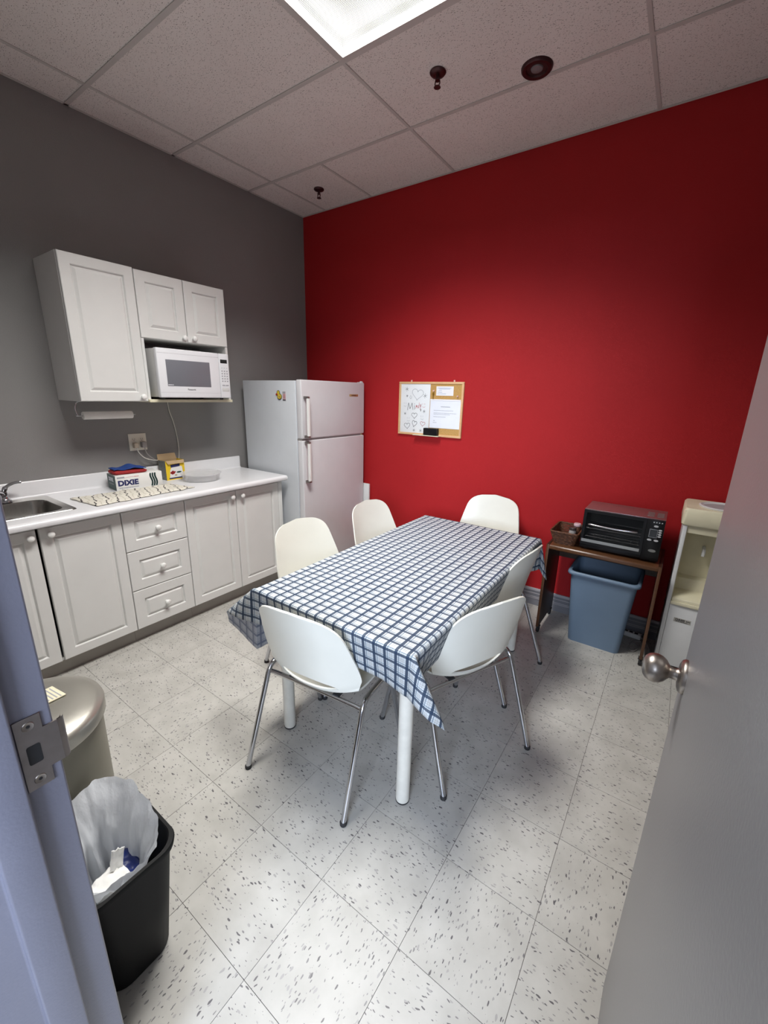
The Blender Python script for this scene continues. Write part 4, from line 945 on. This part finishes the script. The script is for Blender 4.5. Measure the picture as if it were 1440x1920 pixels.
def make_chair(label):
    t = thing('shell_chair', label, 'chair', (0, 0, 0), group='white shell chairs around the table')
    build(shell_part(t_seat, 0, JS, True), 'seat', M['shell'], t, local=True, smooth=50)
    build(shell_part(t_back, JS, NV, False), 'backrest', M['shell'], t, local=True, smooth=50)
    for s in (-1, 1):
        rear = smooth_path([(s * .245, -.245, .010), (s * .2405, -.170, .220), (s * .236, -.108, .392)], 3)[:-1] + smooth_path([(s * .236, -.108, .392), (s * .2345, -.092, .418), (s * .233, -.066, .432), (s * .232, -.03, .434), (s * .232, 0, .434)], 4)
        front = smooth_path([(s * .236, .245, .010), (s * .2345, .185, .220), (s * .233, .130, .392)], 3)[:-1] + smooth_path([(s * .233, .130, .392), (s * .2325, .115, .418), (s * .232, .092, .432), (s * .232, .05, .434), (s * .232, 0, .434)], 4)
        for pts, fy, fx in ((rear, -.245, .245), (front, .245, .236)):
            l = build(G().tube(pts, .0108, 12), 'leg', M['chrome'], t, local=True, smooth=60)
            build(G().lathe([(.0125, 0), (.0135, .003), (.0135, .013), (.0115, .016)], (s * fx, fy, 0), seg=14), 'foot', M['rubber'], l, local=True, smooth=40)
    for y in (-.098, .118):
        c = build(G().tube([(-.2335, y, .398), (-.20, y, .402), (0, y, .404), (.20, y, .402), (.2335, y, .398)], .0095, 10), 'crossbar', M['chrome'], t, local=True, smooth=60)
    for x in (-.11, .11):
        build(G().box(x - .014, x + .014, -.10, .125, .409, .4165), 'mounting_rail', M['rubber'], t, local=True)
    return t
CH = [  # rear-feet midpoint x, y, heading vector, height scale, label
    (2.0955, -2.2220, (-.108, .994), .995, 'white shell chair at the near end of the table, back to the doorway'),
    (2.690, -1.655, (-.916, .400), .990, 'white shell chair angled at the near right corner of the table'),
    (2.632, -.990, (-.995, .094), .998, 'white shell chair on the far right side, next to the wooden cart'),
    (1.350, -1.478, (.998, -.06), 1.045, 'white shell chair on the left side, nearest the base cabinets'),
    (1.388, -.872, (.999, -.03), 1.045, 'white shell chair in front of the refrigerator'),
    (2.058, -.092, (.02, -1.0), 1.045, 'white shell chair at the far end of the table, back to the red wall')]
base_chair = None
for (x, y, h, sz, lb) in CH:
    hv = Vector(h).normalized()
    o = make_chair(lb) if base_chair is None else copy_tree(base_chair, None, label=lb)
    if base_chair is None: base_chair = o
    c = Vector((x, y)) + hv * .245
    o.location = (c.x, c.y, 0); o.rotation_euler = (0, 0, math.atan2(hv.y, hv.x) - PI / 2); o.scale = (1, 1, sz)

# ================================================================== right corner: cart, oven, basket, bins, cooler
KX0, KX1, KY0, KY1, KZT = 2.530, 3.158, -.415, -.045, .645
ca = thing('utility_cart', 'low walnut-veneer cart on casters against the red wall', 'cart', ((KX0 + KX1) / 2, (KY0 + KY1) / 2, 0))
build(G().prism([(KY0 + .006, KZT - .030), (KY0, KZT - .024), (KY0, KZT - .008), (KY0 + .006, KZT), (KY1, KZT), (KY1, KZT - .030)], KX0 + .017, KX1 - .017, 'x'), 'top', M['walnut'], ca, bevel=.0015)
for x0, x1 in ((KX0, KX0 + .0165), (KX1 - .0165, KX1)): bx('side_panel', M['walnutv_shaded'], ca, x0, x1, KY0 + .004, KY1, .052, KZT + .002, bevel=.0015)
for x0, x1 in ((KX0, KX0 + .0165), (KX1 - .0165, KX1)): bx('edge_band', M['walnut'], ca, x0, x1, KY0, KY0 + .0036, .052, KZT + .002, bevel=.001)
bx('back_rail', M['walnutv_shaded'], ca, KX0 + .017, KX1 - .017, KY1 - .018, KY1, .46, KZT - .031)
for x in (KX0 + .009, KX1 - .009):
    for y in (KY0 + .030, KY1 - .035):
        c = build(G().lathe([(.021, -.009), (.0235, -.007), (.0235, .007), (.021, .009)], (x, y, .0236), (1, 0, 0), 18), 'caster', M['rubber'], ca, smooth=40)
        build(G().box(x - .0125, x + .0125, y - .014, y + .014, .040, .0515), 'caster_fork', M['rubber'], c)
# toaster oven
ov = thing('toaster_oven', 'black toaster oven with glass door on the walnut cart', 'toaster oven', (2.92, -.235, KZT))
ox0, ox1, oy0, oy1, oz0, oz1 = 2.712, 3.130, -.360, -.110, KZT + .014, .904
XS = 3.042
bx('top_shell', M['oventop'], ov, ox0, ox1, oy0 + .008, oy1, oz1 - .003, oz1, bevel=.001)
build(G().box(ox0, ox0 + .004, oy0 + .008, oy1, oz0, oz1 - .003).box(ox1 - .080, ox1, oy0 + .008, oy1, oz0, oz1 - .003).box(ox0 + .004, ox1 - .08, oy1 - .004, oy1, oz0, oz1 - .003).box(ox0 + .004, ox1 - .08, oy0 + .008, oy1 - .004, oz0, oz0 + .03), 'case', M['ovenin'], ov)
for k in range(2): bx('vent', mat('vent_grey', (.20, .17, .17), .5, .4), ov, 3.035 + k * .048, 3.070 + k * .048, -.30, -.19, oz1, oz1 + .0012)
# door: frame + glass + handle
dr = build(G().box(ox0, ox0 + .016, oy0 - .006, oy0 + .008, oz0 + .022, oz1 - .003).box(XS - .016, XS, oy0 - .006, oy0 + .008, oz0 + .022, oz1 - .003)
           .box(ox0 + .016, XS - .016, oy0 - .006, oy0 + .008, oz1 - .020, oz1 - .003).box(ox0 + .016, XS - .016, oy0 - .006, oy0 + .008, oz0 + .022, oz0 + .040), 'door', M['ovenblk'], ov)
bx('glass', M['ovenglass'], dr, ox0 + .016, XS - .016, oy0 - .004, oy0 + .002, oz0 + .040, oz1 - .020)
bx('lower_trim', mat('oven_trim', (.40, .41, .40), .35, .7), dr, ox0 + .006, XS - .012, oy0 - .0085, oy0 - .0062, oz0 + .040, oz0 + .058)
hb = build(G().tube(smooth_path([(ox0 + .040, oy0 - .006, oz1 - .090), (ox0 + .050, oy0 - .026, oz1 - .088), (ox0 + .17, oy0 - .034, oz1 - .090), (XS - .05, oy0 - .026, oz1 - .088), (XS - .04, oy0 - .006, oz1 - .090)], 6), .0065, 10), 'handle', M['rack'], dr, smooth=60)
bx('bottom_skirt', M['ovenblk'], ov, ox0, XS, oy0 - .002, oy0 + .008, oz0, oz0 + .0215, bevel=.001)
for zr in (oz0 + .125, oz0 + .072):
    g = G()
    for k in range(4): yy = oy0 + .014 + k * .06; g.tube([(ox0 + .020, yy, zr), (XS - .020, yy, zr)], .0032, 6)
    for k in range(9): xx = ox0 + .03 + k * .034; g.tube([(xx, oy0 + .03, zr + .002), (xx, oy1 - .03, zr + .002)], .0015, 6)
    build(g, 'wire_rack', M['rack'], ov)
cp = bx('control_panel', M['ovenblk'], ov, XS + .0005, ox1, oy0 - .006, oy0 + .008, oz0, oz1 - .003, bevel=.002)
bx('display', M['ovlcd'], cp, XS + .022, XS + .058, oy0 - .0072, oy0 - .0058, .800, .845)
bx('display_border', M['inkg'], cp, XS + .020, XS + .060, oy0 - .0068, oy0 - .0059, .798, .847)
def oval(cx, cz, rx, rz): return build(G().prism(ell(cx, cz, rx, rz, 14), oy0 - .0095, oy0 - .0058, 'y'), 'button', M['btn'], cp)
oval(XS + .048, .866, .0115, .0055)
for k in range(4): oval(XS + .071, .846 - k * .0125, .0085, .0042)
oval(XS + .027, .783, .0115, .0055); oval(XS + .060, .783, .0115, .0055)
for k in range(4): oval(XS + .034 + k * .013, .888, .0035, .003)
build(G().prism(ell(XS + .050, .720, .019, .0085, 20), oy0 - .0072, oy0 - .0058, 'y'), 'emblem', mat('emblem_grey', (.30, .30, .28), .35, .8), cp)
for x in (ox0 + .03, ox1 - .03):
    for y in (oy0 + .04, oy1 - .03): build(G().lathe([(.010, 0), (.012, .006), (.012, .0135)], (x, y, KZT), seg=12), 'foot', M['rubber'], ov)
# wicker basket with jars
bk = thing('wicker_basket', 'small rectangular brown wicker basket on the cart beside the oven', 'basket', (2.615, -.275, KZT))
bcx, bcy = 2.617, -.262
def bring(t): return rrect(bcx, bcy, .060 + .022 * t, .095 + .030 * t, .02, KZT + .004 + .082 * t, 5)
nW = 9; g = G()
build(G().rings([bring(0), bring(.0) and [(x, y, z + .003) for x, y, z in bring(0)]]), 'base', M['wicker'], bk)
for k in range(nW):
    t = k / (nW - 1); lp = bring(t); lp2 = []
    per = len(lp)
    dense = []
    for i in range(per):
        a, b = Vector(lp[i]), Vector(lp[(i + 1) % per]); m_ = max(1, int((b - a).length / .008))
        for q in range(m_): dense.append(a + (b - a) * q / m_)
    c = Vector((bcx, bcy, 0))
    for i, v in enumerate(dense):
        d = Vector((v.x - c.x, v.y - c.y, 0)).normalized(); lp2.append(v + d * (.0022 * math.sin(i * PI / 2 + k * PI)))
    g.tube(lp2 + [lp2[0]], .0046 if k < nW - 1 else .0065, 6)
build(g, 'woven_wall', M['wicker'], bk, smooth=60, kind='stuff')
g = G()
for i in range(28):
    lo_, hi_ = bring(0), bring(1); k = int(i / 28 * len(lo_)); g.tube([lo_[k], hi_[k]], .0028, 6)
build(g, 'stakes', M['wicker'], bk, kind='stuff')
for (x, y, lb, mj, ml, h) in ((2.640, -.235, 'small glass jar with dark lid in the wicker basket', M['cordg'], M['wood_dark'], .085), (2.655, -.180, 'small jar with pink paper lid in the wicker basket', M['wicker'], M['pink'], .100)):
    j = thing('jar', lb, 'jar', (x, y, KZT + .0075), group='jars in the wicker basket')
    build(G().lathe([(.020, 0), (.022, .004), (.022, h - .030), (.019, h - .022), (.019, h - .018)], (x, y, KZT + .0075), seg=20), 'body', mj, j, smooth=40)
    build(G().lathe([(.021, h - .018), (.022, h - .016), (.022, h - .003), (.020, h), (0, h)], (x, y, KZT + .0075), seg=20), 'lid', ml, j, smooth=40)
# blue wastebasket under the cart
bb_ = thing('blue_wastebasket', 'large grey-blue plastic wastebasket under the walnut cart', 'bin', (2.875, -.24, 0))
def bl_(z, i=0): t = z / .50; return rrect(2.876, -.232, .152 + .036 * t - i, .122 + .036 * t - i, .035, z, 7)
build(G().rings([bl_(.0), bl_(.004), bl_(.25), bl_(.488), bl_(.488, .004), bl_(.25, .004), bl_(.012, .004)], True, True), 'body', M['bluebin'], bb_, smooth=50)
build(G().rings([bl_(.476), [(x, y, .476) for x, y, z in bl_(.5, -.012)], [(x, y, .484) for x, y, z in bl_(.5, -.016)], [(x, y, .496) for x, y, z in bl_(.5, -.014)], [(x, y, .500) for x, y, z in bl_(.5, -.006)], [(x, y, .497) for x, y, z in bl_(.5, .004)], [(x, y, .476) for x, y, z in bl_(.476, .004)]], False, False), 'rim', M['bluebin'], bb_, smooth=60)
# power strip and cords behind the bin
ps = thing('power_strip', 'white power strip on the floor under the cart', 'power strip', (3.06, -.075, 0))
build(G().obox((3.075, -.062, .020), ((1, -.12, 0), (.12, 1, 0), (0, 0, 1)), (.055, .020, .016)), 'body', M['cwhite'], ps, bevel=.004)
for k in range(3): build(G().obox((3.040 + k * .030, -.058 - k * .0036, .0365), ((1, -.12, 0), (.12, 1, 0), (0, 0, 1)), (.010, .010, .0006)), 'socket', M['black'], ps)
for k, (lb, pts, m_) in enumerate((('grey cord coiled on the floor beside the blue wastebasket', [(3.068, -.18, .006), (3.10, -.15, .006), (3.125, -.20, .006), (3.10, -.26, .006), (3.075, -.22, .006), (3.09, -.14, .010), (3.13, -.11, .010)], M['cordg']), ('white cord looping from the power strip towards the cooler', [(3.125, -.068, .02), (3.165, -.10, .006), (3.185, -.18, .006), (3.18, -.27, .006), (3.17, -.30, .006)], M['cordw']))):
    build(G().tube(smooth_path(pts, 8), .004, 8), 'floor_cord', m_, smooth=60, label=lb, cat='cord', group='cords under the cart')
# water cooler
wx0, wx1, wy0, wy1 = 3.212, 3.520, -.320, -.030
co = thing('water_cooler', 'cream and white water cooler half hidden by the open door', 'water cooler', (3.366, -.175, 0))
bx('side_panel', M['coolw'], co, wx0, wx0 + .020, wy0, wy1, .02, .890, bevel=.003); bx('side_panel', M['coolw'], co, wx1 - .020, wx1, wy0, wy1, .02, .890, bevel=.003)
bx('back_panel', M['coolw'], co, wx0 + .020, wx1 - .020, wy1 - .012, wy1, .02, .890)
bx('lower_panel', M['coolw'], co, wx0 + .021, wx1 - .021, wy0 + .006, wy0 + .016, .02, .412, bevel=.002)
bx('base', M['rubber'], co, wx0 + .01, wx1 - .01, wy0 + .01, wy1 - .01, 0, .02)
tp = build(G().rings([rrect(3.366, -.175, .162, .150, .018, .890, 5), rrect(3.366, -.175, .167, .155, .02, .897, 5), rrect(3.366, -.175, .165, .153, .02, .975, 5), rrect(3.366, -.175, .157, .145, .02, .986, 5)]), 'top_cover', M['cream'], co, smooth=40)
build(G().lathe([(.105, .986), (.108, .992), (.100, .996), (.094, .991), (.086, .9865)], (3.372, -.190, 0), seg=40), 'bottle_ring', M['coolw'], tp, smooth=50)
build(G().lathe([(.088, .9862), (.087, .9876), (0, .9878)], (3.372, -.190, 0), seg=40), 'bottle_well', mat('well_grey', (.42, .43, .45), .4), tp)
al_ = build(G().box(wx0 + .021, wx1 - .021, -.165, -.155, .540, .889).box(wx0 + .0205, wx0 + .024, wy0 + .012, -.155, .413, .889).box(wx1 - .024, wx1 - .0205, wy0 + .012, -.155, .413, .889), 'alcove', M['coolin'], co)
bx('alcove_header', M['cream'], co, wx0 + .021, wx1 - .021, wy0 + .010, wy0 + .030, .845, .889, bevel=.003)
build(G().prism([(-.155, .413), (-.155, .56), (-.190, .54), (-.205, .475), (wy0 + .03, .46), (wy0 + .005, .45), (wy0 + .002, .413)], wx0 + .0245, wx1 - .0245, 'x'), 'drip_tray', M['cream'], co, bevel=.003)
bx('tray_lip', M['cream'], co, wx0 + .021, wx1 - .021, wy0 - .004, wy0 + .0155, .4125, .432, bevel=.003)
for x in (3.335, 3.400): build(G().tube([(x, -.166, .74), (x, -.215, .735), (x, -.222, .70)], .009, 10), 'tap', M['coolw'], co, smooth=60)
stk = bx('sticker', mat('sticker_grey', (.42, .41, .38), .5), co, 3.266, 3.348, wy0 + .0048, wy0 + .0060, .308, .333)
text('lettering', 'OASIS', .017, M['ink'], stk, (3.296, wy0 + .0044, .3225), (1, 0, 0), (0, 0, 1), bold=.0006)
dashes('small_print', M['ink'], stk, (3.304, wy0 + .0044, .312), (1, 0, 0), (0, 0, 1), .060, .004, 8); dashes('small_print', M['ink'], stk, (3.335, wy0 + .0044, .3225), (1, 0, 0), (0, 0, 1), .018, .006, 9)

# ------------------------------------------------------------------ bins by the doorway
sb = thing('step_bin', 'half-round pewter bin with domed silver lid behind the door frame', 'bin', (1.712, -2.87, 0))
scx, scy = 1.712, -2.862
def dshape(r, z, yb):
    pts = []; a0 = math.asin((yb - scy) / r) if abs(yb - scy) < r else -PI / 2
    for k in range(37): a = a0 + (PI - 2 * a0) * k / 36; pts.append((scx + r * math.cos(a), scy + r * math.sin(a), z))
    return pts
build(G().rings([dshape(.168, 0, -2.952), dshape(.170, .02, -2.952), dshape(.177, .585, -2.952)]), 'body', M['silverbody'], sb, smooth=40)
ld_ = build(G().rings([dshape(.183, .582, -2.956), dshape(.188, .590, -2.957), dshape(.1885, .618, -2.957), dshape(.185, .628, -2.956), dshape(.165, .638, -2.952), dshape(.13, .646, -2.940), dshape(.08, .652, -2.912), dshape(.03, .654, -2.880)]), 'lid', M['silverlid'], sb, smooth=50)
stp = G().obox((1.694, -2.798, .6530), ((1, .12, .06), (-.12, 1, -.05), (-.06, .05, 1)), (.042, .026, .0012)); build(stp, 'sticker', M['cream'], ld_)
g = G()
for k in range(4): g.obox((1.694, -2.813 + k * .010, .6545 - (k - 1.5) * .0005), ((1, .12, .06), (-.12, 1, -.05), (-.06, .05, 1)), (.036, .0016, .0004))
build(g, 'sticker_print', M['inkg'], ld_)
build(G().obox((1.72, -2.70, .02), ((1, 0, 0), (0, 1, 0), (0, 0, 1)), (.05, .03, .008)), 'pedal', M['rubber'], sb, bevel=.004)

kb = thing('black_wastebasket', 'black plastic wastebasket with white liner beside the doorway', 'bin', (2.05, -2.83, 0))
kcx, kcy = 2.052, -2.826
KH = .385
def kl(z, i=0, dz=0): t = z / KH; return rrect(kcx, kcy, .112 + .036 * t - i, .085 + .030 * t - i, .055, z + dz, 8)
build(G().rings([kl(0, .004), kl(.004), kl(.2), kl(KH), kl(KH, .003), kl(.2, .003), kl(.01, .003)]), 'body', M['blackpl'], kb, smooth=50)
build(G().rings([kl(KH - .020, -.0005), kl(KH - .018, -.007), kl(KH - .002, -.008), kl(KH + .002, -.006), kl(KH + .003, .002), kl(KH - .004, .004)], False, False), 'rim', M['blackpl'], kb, smooth=50)
def liner(u, v):
    # u around the bin (0 at +x side, counter-clockwise), v 0 = top hem, 1 = bottom of the bag
    a = u * 2 * PI; ca_, sa_ = math.cos(a), math.sin(a)
    t_ = max(0, ca_ * .75 - sa_ * .35)                      # the side where the liner has slipped inwards
    back = max(0, -ca_ * .8 + sa_ * .45)
    top = KH + .014 + .055 * back - .020 * t_ + .010 * noise.noise(Vector((ca_ * 3, sa_ * 3, .5)))
    z = top + (.10 - top) * v
    hx, hy = .138 - .05 * v - .004 * min(1, v * 8), .105 - .042 * v - .004 * min(1, v * 8)
    p_ = 3.2; rr = (abs(ca_) ** p_ + abs(sa_) ** p_) ** (-1 / p_)
    shrink = 1 + .075 * min(1, back * 1.5) * max(0, 1 - v * 5) - .10 * t_ - (.14 * v * v) - .16 * t_ * min(1, v * 3)
    ruff = (.0012 * math.sin(u * 2 * PI * 23 + 2 * v) * (1 - v) + .012 * noise.noise(Vector((ca_ * 3.4, sa_ * 3.4, 7.7))) * (1 - v) + (-.020 + .022 * noise.noise(Vector((ca_ * 2.6, sa_ * 2.6, v * 1.5)))) * min(1, v * 3) + .006 * noise.noise(Vector((ca_ * 7, sa_ * 7, v * 5))))
    return (kcx + (hx * rr * shrink + ruff) * ca_, kcy + (hy * rr * shrink + ruff) * sa_, z + .004 * noise.noise(Vector((ca_ * 5, sa_ * 5, v * 4))))
lnr = build(G().grid(liner, 110, 26), 'bin_liner', M['bag'], smooth=80, label='crumpled white plastic liner inside the black wastebasket', cat='bin liner', fix=False)
def wad(name, c, ax, hs, m_, lb, cat):
    g = G(); c = Vector(c); A = [Vector(a).normalized() for a in ax]
    def f(u, v): 
        n = .008 * noise.noise(Vector((u * 5, v * 5, c.x * 50))); return c + A[0] * ((u - .5) * 2 * hs[0]) + A[1] * ((v - .5) * 2 * hs[1]) + A[2] * (n + .010 * math.sin(u * 5))
    g.grid(f, 14, 10); o = build(g, name, m_, smooth=80, label=lb, cat=cat, fix=False)
    md = o.modifiers.new('thickness', 'SOLIDIFY'); md.thickness = .002; return o
wad('paper_towel_scrap', (2.080, -2.845, .285), ((1, 0, .35), (0, 1, .25), (-.35, -.2, 1)), (.050, .040, .01), M['tissue'], 'crumpled paper towel lying in the white bin liner', 'paper')
wad('paper_strip', (2.062, -2.815, .310), ((.25, .1, 1), (.5, .85, 0), (1, -.5, -.2)), (.035, .015, .01), M['tissue'], 'folded white paper strip sticking up in the bin liner', 'paper')
wad('blue_wrapper', (2.030, -2.775, .250), ((1, .3, .1), (-.2, 1, .2), (0, -.2, 1)), (.040, .030, .01), M['bluew'], 'shiny dark blue wrapper at the bottom of the bin liner', 'wrapper')
